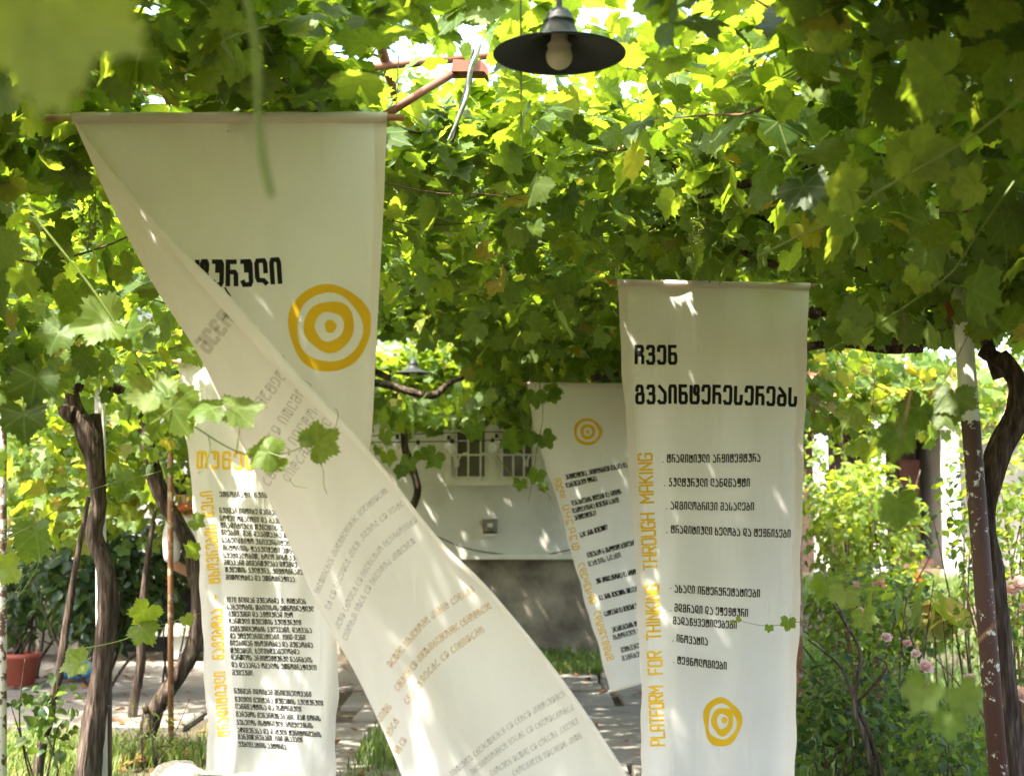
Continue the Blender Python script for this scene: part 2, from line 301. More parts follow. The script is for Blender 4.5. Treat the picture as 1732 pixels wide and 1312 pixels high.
# ------------------------------------------------------------------ lettering: stroke glyphs drawn for this scene
A = {}
def G(ch, w, *st): A[ch] = (w, [np.array(s, float) for s in st])
def pl(s): return [tuple(map(float, q.split(','))) for q in s.split()]
ge = {
 'ა': (1, '.08,1 .4,.86 .92,.62 1,.5 1,.1 .85,0 .2,0 0,.12'),
 'ბ': (1, '.1,1 .45,.84 .9,.62 1,.5 1,.1 .85,0 .15,0 0,.1 0,.42 .15,.54 .9,.56'),
 'გ': (1, '.02,.72 .05,.9 .2,1 .7,1 .85,.9 .85,.62 1,.5 1,.1 .85,0 .15,0 0,.1 0,.4 .15,.52 .9,.55'),
 'დ': (1.05, '.85,0 .55,.14 .15,.14 0,.24 0,.9 .15,1 .8,1 .92,.9 .92,.45 .8,.36 .05,.34', '.55,.14 .85,.12 1,0'),
 'ე': (.95, '0,.72 0,.88 .15,1 .85,1 1,.88 1,.12 .85,0 .15,0 0,.14'),
 'ვ': (.95, '0,.86 .15,1 .8,1 .95,.9 .95,.65 .82,.54 .3,.54', '.82,.54 1,.44 1,.12 .85,0 .15,0 0,.14'),
 'ზ': (.95, '0,.7 0,.9 .15,1 .85,1 1,.9 1,.66 .85,.55 .15,.5 0,.4 0,.1 .15,0 .85,0 1,.12 1,.38 .88,.48 .2,.5'),
 'თ': (1.25, '.5,.05 .5,.88', '.5,.88 .4,1 .12,1 0,.9 0,.12 .12,0 .38,0 .5,.1', '.5,.88 .62,1 .88,1 1,.88 1,0'),
 'ი': (.85, '0,0 0,.86 .16,1 .84,1 1,.86 1,0'),
 'კ': (.85, '.25,1 .25,.55 .85,.55 1,.44 1,.12 .85,0 .15,0 0,.14', '.25,.86 .8,1'),
 'ლ': (1, '1,.5 1,.88 .85,1 .15,1 0,.88 0,.28 .12,.16 .7,.14 1,0'),
 'მ': (.95, '.02,.86 .16,1 .84,1 1,.88 1,.1 .85,0 .15,0 0,.1 0,.42 .15,.54 1,.54'),
 'ნ': (.95, '.95,1 .12,1 0,1 0,.1 .15,0 .85,0 1,.1 1,.44 .85,.56 0,.56'),
 'ო': (1.25, '0,0 0,.86 .12,1 .4,1 .5,.88 .5,.45', '.5,.88 .6,1 .88,1 1,.86 1,0'),
 'პ': (.95, '.3,.66 .05,.68 .02,.9 .15,1 .85,1 1,.88 1,.12 .85,0 .15,0 0,.14', '.3,.66 1,.6'),
 'ჟ': (1, '0,.8 .15,1 .85,1 1,.88 1,.12 .85,0 .1,0', '.2,.55 1,.55'),
 'რ': (.95, '.95,1 0,1 0,0', '0,.56 .82,.56 1,.46 1,0'),
 'ს': (.9, '0,1 0,.12 .15,0 .85,0 1,.12 1,.48'),
 'ტ': (1.1, '0,1 0,.12 .12,0 .85,0 1,.12 1,.42 .9,.52 .62,.52 .5,.62 .5,.9 .6,1 .88,1 1,.9 1,.64 .9,.54'),
 'უ': (1, '0,1 .88,1 1,.9 1,.12 .85,0 .2,0 .05,.14', '.5,1 .5,.58'),
 'ფ': (1.05, '.55,.42 .12,.42 0,.54 0,.88 .12,1 .85,1 1,.88 1,.12 .85,0 .3,0', '.5,1 .5,.42'),
 'ქ': (1.05, '.1,.86 .3,1 .85,1 1,.88 1,.12 .85,0 .3,0 .15,.14', '0,.55 .55,.55', '.3,.75 .3,.4'),
 'ღ': (1.1, '1,.5 1,.88 .88,1 .55,1 .55,.3', '.55,1 .12,1 0,.88 0,.26 .12,.14 .7,.14 1,0'),
 'ყ': (1, '0,1 0,.6 .15,.5 1,.5', '1,1 1,.12 .85,0 .15,0 0,.12'),
 'შ': (.95, '.95,1 .12,1 0,.9 0,.1 .15,0 .85,0 1,.1 1,.44 .85,.56 0,.56', '1,.8 1,.9 .9,1'),
 'ჩ': (1, '0,0 0,1 .82,1 .95,.9 .95,.74 .82,.66 0,.66', '0,.5 .82,.5 1,.4 1,0'),
 'ც': (1, '0,1 0,.1 .15,0 .85,0 1,.1 1,.8 .9,.92 .66,.92 .55,.82 .55,.62 .7,.52 1,.52'),
 'ძ': (1, '.1,1 .1,.7 .9,.7 1,.6 1,.1 .85,0 .15,0 0,.1 0,.36 .15,.46 1,.46'),
 'წ': (1, '0,.8 1,.8', '.15,1 .15,.1 .28,0 .85,0 1,.1 1,.4 .85,.5 .15,.5', '.15,1 .85,1'),
 'ხ': (.95, '0,1 0,.1 .15,0 .85,0 1,.1 1,.44 .85,.56 0,.56', '0,.8 .45,.8'),
 'ჭ': (1, '0,.8 1,.8', '.5,1 .5,.55', '.1,.55 .9,.55 1,.45 1,.1 .85,0 .1,0'),
 'ჯ': (1, '0,1 1,.5', '1,1 0,.5', '.1,.5 1,.4 1,.1 .85,0 .1,0'), 'ჰ': (1, '0,1 .85,1 1,.9 1,.1 .85,0 .1,0', '.2,.5 1,.5'),
 'P': (1, '0,0 0,1 .85,1 1,.9 1,.55 .85,.45 0,.45'), 'L': (.9, '0,1 0,0 1,0'), 'A': (1, '0,0 0,.86 .16,1 .84,1 1,.86 1,0', '0,.42 1,.42'),
 'T': (1, '0,1 1,1', '.5,1 .5,0'), 'F': (.9, '0,0 0,1 1,1', '0,.52 .85,.52'), 'O': (1, '.15,0 0,.12 0,.88 .15,1 .85,1 1,.88 1,.12 .85,0 .15,0'),
 'R': (1, '0,0 0,1 .85,1 1,.9 1,.6 .85,.5 0,.5', '.5,.5 1,0'), 'M': (1.25, '0,0 0,1 .5,.35 1,1 1,0'), 'H': (1, '0,0 0,1', '1,0 1,1', '0,.5 1,.5'),
 'I': (.18, '.5,0 .5,1'), 'N': (1.05, '0,0 0,1 1,0 1,1'), 'K': (1, '0,0 0,1', '1,1 0,.42', '.3,.6 1,0'), 'G': (1, '1,.78 1,.88 .85,1 .15,1 0,.88 0,.12 .15,0 .85,0 1,.12 1,.48 .5,.48'),
 'U': (1, '0,1 0,.12 .15,0 .85,0 1,.12 1,1'), '1': (.4, '0,.8 .9,1 .9,0'), '9': (1, '0,.1 .15,0 .85,0 1,.12 1,.88 .85,1 .15,1 0,.9 0,.6 .15,.5 1,.5'),
 '7': (1, '0,1 1,1 .4,0'), '8': (1, '.15,.52 0,.62 0,.9 .15,1 .85,1 1,.9 1,.62 .85,.52 .15,.52 0,.42 0,.1 .15,0 .85,0 1,.1 1,.42 .85,.52'),
 '0': (1, '.15,0 0,.12 0,.88 .15,1 .85,1 1,.88 1,.12 .85,0 .15,0'), '.': (.2, '.3,0 .7,0'), '·': (.2, '.3,.5 .7,.5'), ',': (.2, '.6,.06 .3,-.14'), '-': (.5, '0,.45 1,.45'),
 '?': (.9, '0,.8 .15,1 .85,1 1,.9 1,.62 .5,.45 .5,.25', '.5,.06 .5,-.02'),
}
for k, v in ge.items(): G(k, v[0], *[pl(s) for s in v[1:]])
GW = .34                                                        # glyph width to height
def ribbon(pts, hw):
    """polyline in the plane -> quad strip with mitred joints"""
    pts = np.asarray(pts, float); d = np.diff(pts, axis=0); L = np.linalg.norm(d, axis=1); keep = np.r_[True, L > 1e-6]; pts = pts[keep]
    d = unit(np.diff(pts, axis=0)); nn = np.column_stack([-d[:, 1], d[:, 0]])
    V = []
    for i in range(len(pts)):
        if i == 0: m = nn[0]; s = 1; p = pts[0] - d[0] * hw * .6
        elif i == len(pts) - 1: m = nn[-1]; s = 1; p = pts[-1] + d[-1] * hw * .6
        else: m = unit(nn[i - 1] + nn[i]); s = 1 / max(.55, m @ nn[i]); p = pts[i]
        V += [p + m * hw * s, p - m * hw * s]
    return np.array(V), [(2 * i, 2 * i + 1, 2 * i + 3, 2 * i + 2) for i in range(len(pts) - 1)]
class Print:
    """collects flat marks drawn in photograph pixels and lays them on a cloth"""
    def __init__(s, bvh): s.bvh = bvh; s.V = []; s.T = []; s.k = 0; s.L = []
    def put(s, V, T):
        lift = .0012 + .0003 * (s.k % 5); s.k += 1; out = []
        for x, y in V:
            d = Vector(ray(x, y)).normalized(); h = s.bvh.ray_cast(Vector(CAM), d)
            if h[0] is None: return
            n = h[1] if h[1].dot(d) < 0 else -h[1]; out.append(np.array(h[0] + n * lift))
        b = len(s.V); s.V += out; s.T += [tuple(i + b for i in t) for t in T]
    def text(s, txt, pts, h, wt=.13, up=None, mirror=False, gap=.25):
        """txt along the pixel path pts (2 or 3 points), cap height h"""
        p = np.array(pts, float); q = catmull(p, 12) if len(p) > 2 else np.array([p[0] + (p[1] - p[0]) * t for t in np.linspace(0, 1, 9)])
        seg = np.r_[0, np.cumsum(np.linalg.norm(np.diff(q, axis=0), axis=1))]
        adv = [(A[c][0] * GW + gap) if c in A else .30 for c in txt]; tot = sum(adv) - gap; x = 0
        for c, a in zip(txt, adv):
            if c in A:
                wd, st = A[c]
                for g in st:
                    gg = []
                    for i in range(len(g) - 1):
                        m = max(1, int(np.linalg.norm((g[i + 1] - g[i]) * (GW, 1)) * 4))
                        gg += [g[i] + (g[i + 1] - g[i]) * k / m for k in range(m)]
                    gg.append(g[-1]); loc = []
                    for u, v in gg:
                        t = (x + u * wd * GW) / tot * seg[-1]; t2 = min(max(t, 0), seg[-1])
                        bp = np.array([np.interp(t2, seg, q[:, 0]), np.interp(t2, seg, q[:, 1])])
                        i = min(np.searchsorted(seg, t2, 'right'), len(q) - 1); d = unit(q[i] - q[i - 1])
                        hv = np.array(up, float) if up is not None else np.array([d[1], -d[0]])
                        if mirror: hv = -hv
                        loc.append(bp + unit(hv) * (v * (1 - wt) + wt / 2) * h)
                    s.put(*ribbon(loc, wt * h / 2))
            x += a
        s.end()
    def line(s, pts, wd): s.put(*ribbon(pts, wd / 2)); s.end()
    def ring(s, c, ro, ri, ph, ax=(1, 1), n=64, wob=.03):
        t = np.linspace(0, 2 * math.pi, n, endpoint=False); V = []; T = []
        def w_(k): return 1 + wob * np.sin(3 * t + ph + k) + wob * .6 * np.sin(5 * t + 2 * ph + k) + wob * .5 * np.sin(2 * t - ph)
        rad = np.linspace(ri, ro, 4)
        for j, r in enumerate(rad):
            rr = r * w_(.5 * j); V += list(zip(c[0] + rr * np.cos(t) * ax[0], c[1] + rr * np.sin(t) * ax[1]))
        for j in range(3):
            for k in range(n): k2 = (k + 1) % n; T.append((j * n + k, j * n + k2, (j + 1) * n + k2, (j + 1) * n + k))
        s.put(V, T)
    def end(s):
        if s.V: s.L.append((np.array(s.V), s.T))
        s.V = []; s.T = []
    def build(s, name, mat, parent):
        s.end(); return [mesh(name, V, T, mat, parent, True) for V, T in s.L]
def grid(rows):
    rows = np.asarray(rows); nv, nu, _ = rows.shape; V = rows.reshape(-1, 3)
    T = np.array([(j * nu + i, j * nu + i + 1, (j + 1) * nu + i + 1, (j + 1) * nu + i) for j in range(nv - 1) for i in range(nu - 1)])
    return V, T
def bvh_of(V, T): return BVHTree.FromPolygons([tuple(v) for v in V], [tuple(int(i) for i in t) for t in T])
def edge_at(tab, y):
    t = np.array(tab, float); return np.interp(y, t[:, 1], t[:, 0])
def smooth_tab(tab): return catmull(np.array(tab, float), 8)

# ------------------------------------------------------------------ the setting: ground, yard, lawn terrace
M_SOIL = mottled('garden_soil', [(.3, (.035, .028, .018)), (.6, (.07, .055, .035)), (.8, (.06, .075, .03))], 2.2, .95, .6, 30, dist=.02)
def paving_mat():
    m, n, b = new_mat('old_concrete_paving')
    tc = N(n, 'ShaderNodeTexCoord'); no = N(n, 'ShaderNodeTexNoise', i_Scale=1.7, i_Detail=8, i_Roughness=.65); n.links.new(tc.outputs['Object'], no.inputs['Vector'])
    col = ramp(n, no.outputs['Fac'], [(.28, (.085, .075, .061)), (.5, (.155, .14, .118)), (.72, (.22, .20, .17))])
    n.links.new(col, b.inputs['Base Color']); b.inputs['Roughness'].default_value = .9
    n2 = N(n, 'ShaderNodeTexNoise', i_Scale=45, i_Detail=6); n.links.new(tc.outputs['Object'], n2.inputs['Vector'])
    bp = N(n, 'ShaderNodeBump', i_Strength=.5, i_Distance=.01); n.links.new(n2.outputs['Fac'], bp.inputs['Height']); n.links.new(bp.outputs[0], b.inputs['Normal']); return m
M_PAVE = paving_mat()
g = MB(); g.add([(-400, -60, 0), (400, -60, 0), (400, 600, 0), (-400, 600, 0)], [(0, 1, 2, 3)])
struct(g.build('ground', M_SOIL))
# irregular slabs with open joints, each slab edge a little uneven
sb = MB()
def slab(x0, y0, x1, y1, z):
    e = rng.uniform(-.025, .025, 8); b_ = .012
    q = [(x0 + e[0], y0 + e[1]), (x1 + e[2], y0 + e[3]), (x1 + e[4], y1 + e[5]), (x0 + e[6], y1 + e[7])]; cx, cy_ = (x0 + x1) / 2, (y0 + y1) / 2
    top = [(cx + (x - cx) * .985, cy_ + (y - cy_) * .985, z) for x, y in q]
    sb.add([(x, y, -.02) for x, y in q] + [(x, y, z - b_) for x, y in q] + top,
           [(0, 1, 5, 4), (1, 2, 6, 5), (2, 3, 7, 6), (3, 0, 4, 7), (4, 5, 9, 8), (5, 6, 10, 9), (6, 7, 11, 10), (7, 4, 8, 11), (8, 9, 10, 11)])
y = 5.6
while y < 13.2:
    x = -1.25 + rng.uniform(-.2, .2); dy = rng.uniform(.7, 1.0)
    while x < 1.25:
        dx = rng.uniform(.75, 1.25); slab(x, y, x + dx - .035, y + dy - .04, .045 + rng.uniform(-.012, .012)); x += dx
    y += dy
struct(sb.build('path', M_PAVE))
sb = MB()
for (x0, y0, x1, y1) in [(-6.4, 9.55, -4.3, 11.4), (-4.26, 9.6, -2.3, 11.5), (-2.26, 10.1, -1.45, 11.6), (-6.4, 11.44, -4.1, 13.5), (-4.06, 11.54, -2.2, 13.5), (-2.16, 11.64, -1.3, 13.4)]:
    slab(x0, y0, x1, y1, .04 + rng.uniform(-.008, .008))
struct(sb.build('pavement', M_PAVE))
# raised lawn to the right, behind a low bank
def lerp(a, b, t): return a + (b - a) * t
V, T = [], []
xs = np.linspace(2.35, 14, 40); prof = [(15.6, -.01), (15.8, .10), (15.95, .24), (16.1, .34), (17, .37), (20, .36), (24, .36), (40, .5)]
for (yy, zz) in prof:
    for xx in xs: V.append((xx, yy + .15 * math.sin(xx * 1.7) , zz + .02 * math.sin(xx * 3.1 + yy)))
nx = len(xs); T = [(j * nx + i, j * nx + i + 1, (j + 1) * nx + i + 1, (j + 1) * nx + i) for j in range(len(prof) - 1) for i in range(nx - 1)]
struct(mesh('terrain', V, T, M_SOIL))

def grass(name, label, pts, hts, widths=.006, hue=(.2, .9)):
    n = len(pts); pts = np.asarray(pts, float); az = rng.uniform(0, 6.28, n); ln = rng.uniform(.1, .8, n)
    d = np.column_stack([np.cos(az), np.sin(az), np.zeros(n)]); s = np.column_stack([-np.sin(az), np.cos(az), np.zeros(n)]); up = np.array([0, 0, 1.])
    h = np.asarray(hts)[:, None]; l = ln[:, None]; wv = widths * rng.uniform(.7, 1.4, n)[:, None]
    c1 = pts + up * h * .55 + d * h * l * .25; c2 = pts + up * h * .88 * (1 - .25 * l) + d * h * l * .8
    V = np.stack([pts - s * wv, pts + s * wv, c1 - s * wv * .8, c1 + s * wv * .8, c2], 1).reshape(-1, 3)
    T = (np.array([[0, 1, 3], [0, 3, 2], [2, 3, 4]])[None] + (np.arange(n) * 5)[:, None, None]).reshape(-1, 3)
    o = mesh(name, V, T, M_GRASS, None, True, np.zeros((len(V), 2)), np.repeat(rng.uniform(*hue, n), 5))
    return tag(o, label, 'grass', kind='stuff')
def scatter(n, x0, x1, y0, y1, z=0., clump=.5, s=.5):
    p = np.column_stack([rng.uniform(x0, x1, n), rng.uniform(y0, y1, n), np.full(n, z)]); k = fnoise(p * (1, 1, 0), s) + rng.normal(0, .25, n) > clump; return p[k]
q = scatter(26000, -3.6, -1.35, 6.9, 9.5, 0, -.15); grass('grass', 'short sunlit grass growing round the vine trunks before the yard', q, rng.uniform(.05, .17, len(q)), .005, (.3, 1))
q = np.concatenate([scatter(34000, 1.55, 6.5, 7.0, 15.6, 0, -.1, .7), scatter(9000, 2.4, 8, 16.1, 21, .35, -.3, .8)])
grass('grass', 'tall rough grass growing between the rose bushes', q, rng.uniform(.10, .32, len(q)), .006, (.15, .8))
q = np.concatenate([scatter(9000, -1.2, 1.5, 12.5, 14.2, .02, -.2), scatter(3500, -.95, -.55, 6.6, 9.5, .02, -.1), scatter(7000, -1.3, 1.3, 6.5, 12.5, .035, 1.0, .35), scatter(3000, 1.2, 1.6, 6.5, 13, .02, -.2)])
grass('grass', 'weedy grass tufts in the joints of the paved path', q, rng.uniform(.04, .16, len(q)), .005, (.2, .8))

# ------------------------------------------------------------------ the white house behind
M_PLASTER = mottled('white_plaster', [(.25, (.44, .42, .365)), (.45, (.60, .58, .53)), (.75, (.70, .68, .63))], .9, .9, .25, 40, detail=9)
M_PLINTH = mottled('stained_plinth', [(.3, (.095, .078, .057)), (.44, (.19, .16, .125)), (.56, (.28, .24, .185)), (.72, (.38, .335, .265))], 2.3, .95, .6, 24, detail=9, dist=.015)
M_WHITE = mottled('old_white_paint', [(.3, (.62, .60, .50)), (.7, (.76, .74, .65))], 8, .55, .15, 60)
M_GLASS = None
m, n, b = new_mat('window_glass'); b.inputs['Base Color'].default_value = (.12, .10, .085, 1); b.inputs['Roughness'].default_value = .08; b.inputs['Specular IOR Level'].default_value = .6; M_GLASS = m
m, n, b = new_mat('void_shade'); b.inputs['Base Color'].default_value = (.012, .011, .01, 1); b.inputs['Roughness'].default_value = .95; M_VOID_SHADE = m
M_TILE = mottled('clay_roof', [(.3, (.22, .09, .05)), (.7, (.34, .15, .085))], 5, .85, .5, 20)
M_BROWN = mottled('brown_paint', [(.3, (.10, .035, .022)), (.7, (.17, .065, .04))], 6, .5, .2, 40)
WY = 14.5; HX0, HX1 = -7.5, 2.15
house = thing('white_house', 'white plastered house with a stained grey plinth at the end of the path', 'house', (-2.6, WY, 0))
# window opening, pixel-measured at the wall plane
wx0, wx1 = P(753, 800, WY)[0], P(915, 800, WY)[0]; wz0, wz1 = P(800, 821, WY)[2], P(800, 700, WY)[2]
zp = P(850, 945, WY)[2]
b_ = MB()
b_.box((HX0, WY, zp), (wx0, WY + .3, 4.6)).box((wx1, WY, zp), (HX1, WY + .3, 4.6)).box((wx0, WY, zp), (wx1, WY + .3, wz0)).box((wx0, WY, wz1), (wx1, WY + .3, 4.6))
b_.box((HX1 - .3, WY + .3, zp), (HX1, WY + 7, 4.6)).box((HX0, WY + .3, zp), (HX0 + .3, WY + 7, 4.6))
b_.build('wall', M_PLASTER, house)
b_ = MB(); b_.box((-2.55, WY - .07, -.05), (HX1 + .05, WY + .25, zp)); b_.box((HX0, WY - .07, -.05), (-4.55, WY + .25, zp)); b_.box((-4.55, WY - .07, .72), (-2.55, WY + .25, zp)); b_.build('plinth', M_PLINTH, house)
b_ = MB(); b_.box((-4.6, WY + .2, -.05), (-2.5, WY + .9, .75)); b_.build('cellar_opening_shade', M_VOID_SHADE, house)  # solid near-black box stands in for the shade inside the opening
b_ = MB(); b_.box((P(790, 940, WY)[0], WY - .16, zp + .003), (HX1, WY - .002, zp + .055)); b_.build('ledge', M_WHITE, house)
b_ = MB(); b_.add([(HX0 - .5, WY - .8, 4.45), (HX1 + .5, WY - .8, 4.45), (HX1 + .5, WY + 3.5, 6.4), (HX0 - .5, WY + 3.5, 6.4), (HX0 - .5, WY - .8, 4.35), (HX1 + .5, WY - .8, 4.35), (HX1 + .5, WY + 3.5, 6.3), (HX0 - .5, WY + 3.5, 6.3),
    (HX0 - .5, WY + 7.8, 4.45), (HX1 + .5, WY + 7.8, 4.45)], [(0, 1, 2, 3), (4, 7, 6, 5), (0, 4, 5, 1), (1, 5, 6, 2), (0, 3, 7, 4), (3, 2, 9, 8)]); b_.build('roof', M_TILE, house)
win = MB(); fw = .065
win.box((wx0, WY - .035, wz0), (wx1, WY + .08, wz0 + fw * 1.5)).box((wx0, WY - .035, wz1 - fw), (wx1, WY + .08, wz1))
win.box((wx0, WY - .03, wz0 + fw * 1.5), (wx0 + fw, WY + .08, wz1 - fw)).box((wx1 - fw, WY - .03, wz0 + fw * 1.5), (wx1, WY + .08, wz1 - fw))
cxm = (wx0 + wx1) / 2; win.box((cxm - .055, WY - .028, wz0 + fw * 1.5), (cxm + .055, WY + .08, wz1 - fw))
for a in (wx0 + fw, cxm + .055):
    wd = (wx1 - wx0) / 2 - fw - .055
    win.box((a, WY + .0, wz0 + fw * 1.5), (a + .035, WY + .06, wz1 - fw)); win.box((a + wd - .035, WY + .0, wz0 + fw * 1.5), (a + wd, WY + .06, wz1 - fw))
window = win.build('window', M_WHITE, house)
b_ = MB(); b_.box((wx0 + .03, WY + .07, wz0 + .03), (wx1 - .03, WY + .085, wz1 - .03)); b_.build('pane', M_GLASS, window)
gb = MB(); gy = WY - .06
def gpx(px, py): p = P(px, py, gy); return p
for px in (772, 792, 813, 849, 868, 886, 902): gb.tube([gpx(px, 704), gpx(px, 812)], .0115, 6)
for py in (728, 769): gb.tube([gpx(757, py), gpx(911, py)], .0115, 6)
for px in (773, 833, 890):
    for sgn in (-1, 1):
        gb.tube([gpx(px + sgn * 2, 789), gpx(px + sgn * 3, 776), gpx(px + sgn * 9, 768), gpx(px + sgn * 18, 766)], .011, 6, sub=4)
gb.build('grille', M_WHITE, window, True)
# wall lamp box, cable
wl = thing('wall_light', 'small square metal lamp fixed to the white wall under the window', 'wall lamp', P(829, 890, WY))
M_STEEL = mottled('weathered_steel', [(.3, (.16, .15, .13)), (.7, (.34, .32, .28))], 20, .45, .2, 80, metal=.6)
p = P(829, 890, WY); b_ = MB(); s_ = .078
b_.box((p[0] - s_, WY - .02, p[2] - s_), (p[0] + s_, WY - .001, p[2] + s_)); b_.build('back_plate', M_STEEL, wl)
b_ = MB(); i_ = s_ * .55
b_.add([(p[0] - s_ * .95, WY - .022, p[2] - s_ * .85), (p[0] + s_ * .95, WY - .022, p[2] - s_ * .85), (p[0] + s_ * .95, WY - .022, p[2] + s_ * .9), (p[0] - s_ * .95, WY - .022, p[2] + s_ * .9),
        (p[0] - i_, WY - .11, p[2] - i_), (p[0] + i_, WY - .11, p[2] - i_), (p[0] + i_, WY - .085, p[2] + i_), (p[0] - i_, WY - .085, p[2] + i_)],
       [(0, 1, 5, 4), (1, 2, 6, 5), (2, 3, 7, 6), (3, 0, 4, 7), (4, 5, 6, 7)]); b_.build('hood', M_STEEL, wl)
b_ = MB(); b_.box((p[0] - s_, WY - .1, p[2] - s_ - .02), (p[0] + s_, WY - .02, p[2] - s_ + .002)); b_.build('bottom_lip', M_WHITE, wl)
b_ = MB(); b_.box((p[0] - .028, WY - .118, p[2] - .005), (p[0] + .028, WY - .1, p[2] + .035)); b_.build('lens', M_WHITE, wl)
M_BLACK = mottled('black_rubber', [(.3, (.012, .012, .012)), (.7, (.03, .03, .03))], 20, .6, .1, 60)
b_ = MB(); b_.tube(pxpath([(640, 860), (735, 905), (790, 927), (850, 937), (905, 940), (960, 930), (1080, 900)], WY - .06), .007, 6, sub=6)
tag(b_.build('wall_cable', M_BLACK, smooth=True), 'thin black cable sagging along the white wall above the plinth', 'cable')

# garden house behind the roses
gh = thing('garden_house', 'pale garden house with white porch columns and dark doors beyond the rose bushes', 'house', (7.6, 22.5, .36))
GY = 22.5; gz = .36
M_CREAM = mottled('cream_wall', [(.3, (.34, .30, .23)), (.7, (.44, .39, .31))], 2, .9, .3, 30)
M_DKW = mottled('dark_boards', [(.3, (.05, .032, .022)), (.7, (.11, .07, .05))], 3, .8, .4, 30, stretch=(8, 1, .4))
def gx(px): return P(px, 900, GY)[0]
b_ = MB(); b_.box((gx(1360), GY + 1.2, gz - .4), (gx(1470), GY + 5, 3.2)).box((gx(1470), GY + 1.3, gz - .4), (gx(1592), GY + 5, 3.2)); b_.build('board_wall', M_DKW, gh)
b_ = MB(); b_.box((gx(1612), GY + .2, gz - .4), (gx(1800), GY + 5, 3.2)); b_.build('wall', M_CREAM, gh)
for a, bb_, mm in ((1480, 1522, mottled('blue_grey_paint', [(.3, (.07, .085, .10)), (.7, (.12, .14, .16))], 5, .6)), (1556, 1592, M_BROWN)):
    d_ = MB().box((gx(a), GY + 1.1, gz), (gx(bb_), GY + 1.29, gz + 1.95)); dr = d_.build('door', mm, gh)
    MB().box((gx(a) + .08, GY + 1.04, gz + .95), (gx(a) + .12, GY + 1.095, gz + 1.1)).build('handle', M_STEEL, dr)
M_COL = mottled('white_column_paint', [(.3, (.50, .48, .43)), (.7, (.62, .60, .55))], 6, .7, .1)
for px, r_ in ((1383, .10), (1480, .09), (1600, .115)):
    cm = MB(); x_ = gx(px); cm.box((x_ - r_, GY - .3 - r_, gz - .1), (x_ + r_, GY - .3 + r_, gz + 2.4)).box((x_ - r_ * 1.3, GY - .3 - r_ * 1.3, gz - .12), (x_ + r_ * 1.3, GY - .3 + r_ * 1.3, gz + .12)).box((x_ - r_ * 1.3, GY - .3 - r_ * 1.3, gz + 2.403), (x_ + r_ * 1.3, GY - .3 + r_ * 1.3, gz + 2.55)); cm.build('porch_column', M_COL, gh)
MB().box((gx(1350), GY - .41, gz + 2.553), (gx(1830), GY + 1.0, gz + 2.7)).build('porch_beam', M_WHITE, gh)
MB().add([(gx(1340), GY - .42, gz + 2.72), (gx(1840), GY - .42, gz + 2.72), (gx(1840), GY + 5.5, gz + 3.9), (gx(1340), GY + 5.5, gz + 3.9), (gx(1340), GY - .42, gz + 2.82), (gx(1840), GY - .42, gz + 2.82), (gx(1840), GY + 5.5, gz + 4.0), (gx(1340), GY + 5.5, gz + 4.0)], [(0, 3, 2, 1), (4, 5, 6, 7), (0, 1, 5, 4), (1, 2, 6, 5), (3, 0, 4, 7)]).build('roof', M_TILE, gh)
M_BRICK = mottled('worn_brick', [(.3, (.15, .08, .055)), (.7, (.27, .16, .12))], 8, .9, .5, 30)
MB().box((gx(1530), GY + .3, gz - .1), (gx(1590), GY + 1.09, gz + .28)).box((gx(1515), GY - .1, gz - .1), (gx(1590), GY + .297, gz + .12)).build('step', M_BRICK, gh)

# ------------------------------------------------------------------ pergola frame: posts and pipes welded together
def flaked(name, base, fleck, thr, scale=22, zsplit=None):
    m, n, b = new_mat(name); tc = N(n, 'ShaderNodeTexCoord'); ge_ = N(n, 'ShaderNodeNewGeometry')
    no = N(n, 'ShaderNodeTexNoise', i_Scale=scale, i_Detail=7, i_Roughness=.7); n.links.new(ge_.outputs['Position'], no.inputs['Vector'])
    no2 = N(n, 'ShaderNodeTexNoise', i_Scale=4, i_Detail=3); n.links.new(ge_.outputs['Position'], no2.inputs['Vector'])
    ad = N(n, 'ShaderNodeMath', operation='MULTIPLY_ADD', n1=.35); n.links.new(no2.outputs['Fac'], ad.inputs[0]); n.links.new(no.outputs['Fac'], ad.inputs[2]); fac = ad.outputs[0]
    if zsplit is not None:
        sx = N(n, 'ShaderNodeSeparateXYZ'); n.links.new(ge_.outputs['Position'], sx.inputs[0])
        mr = N(n, 'ShaderNodeMapRange', i_From_Min=zsplit - .012, i_From_Max=zsplit + .012, i_To_Min=0, i_To_Max=.42); n.links.new(sx.outputs[2], mr.inputs['Value'])
        a2 = N(n, 'ShaderNodeMath', operation='ADD'); n.links.new(fac, a2.inputs[0]); n.links.new(mr.outputs[0], a2.inputs[1]); fac = a2.outputs[0]
    col = ramp(n, fac, [(max(0, thr - .012), base), (min(1, thr + .012), fleck)])
    n.links.new(col, b.inputs['Base Color']); b.inputs['Roughness'].default_value = .6
    bp = N(n, 'ShaderNodeBump', i_Strength=.4, i_Distance=.002); n.links.new(fac, bp.inputs['Height']); n.links.new(bp.outputs[0], b.inputs['Normal']); return m
zs = P(1648, 708, 4.9)[2]
M_POST_R = flaked('flaking_brown_and_white_paint', (.058, .023, .015), (.56, .58, .49), .765, 30, zs)
M_POST_W = flaked('rusty_white_paint', (.16, .07, .04), (.62, .61, .55), .52, 14)
M_POST_O = flaked('rusty_orange_pipe', (.20, .09, .04), (.34, .26, .18), .74, 12)
M_POST_D = flaked('dark_flaked_pipe', (.06, .035, .025), (.45, .42, .36), .82, 20)
perg = thing('pergola', 'metal pergola of rusty painted pipes carrying the grapevines over the path', 'pergola', (0, 8, 0))
def foot(p, z=-.05): q = np.array(p); q[2] = z; return q
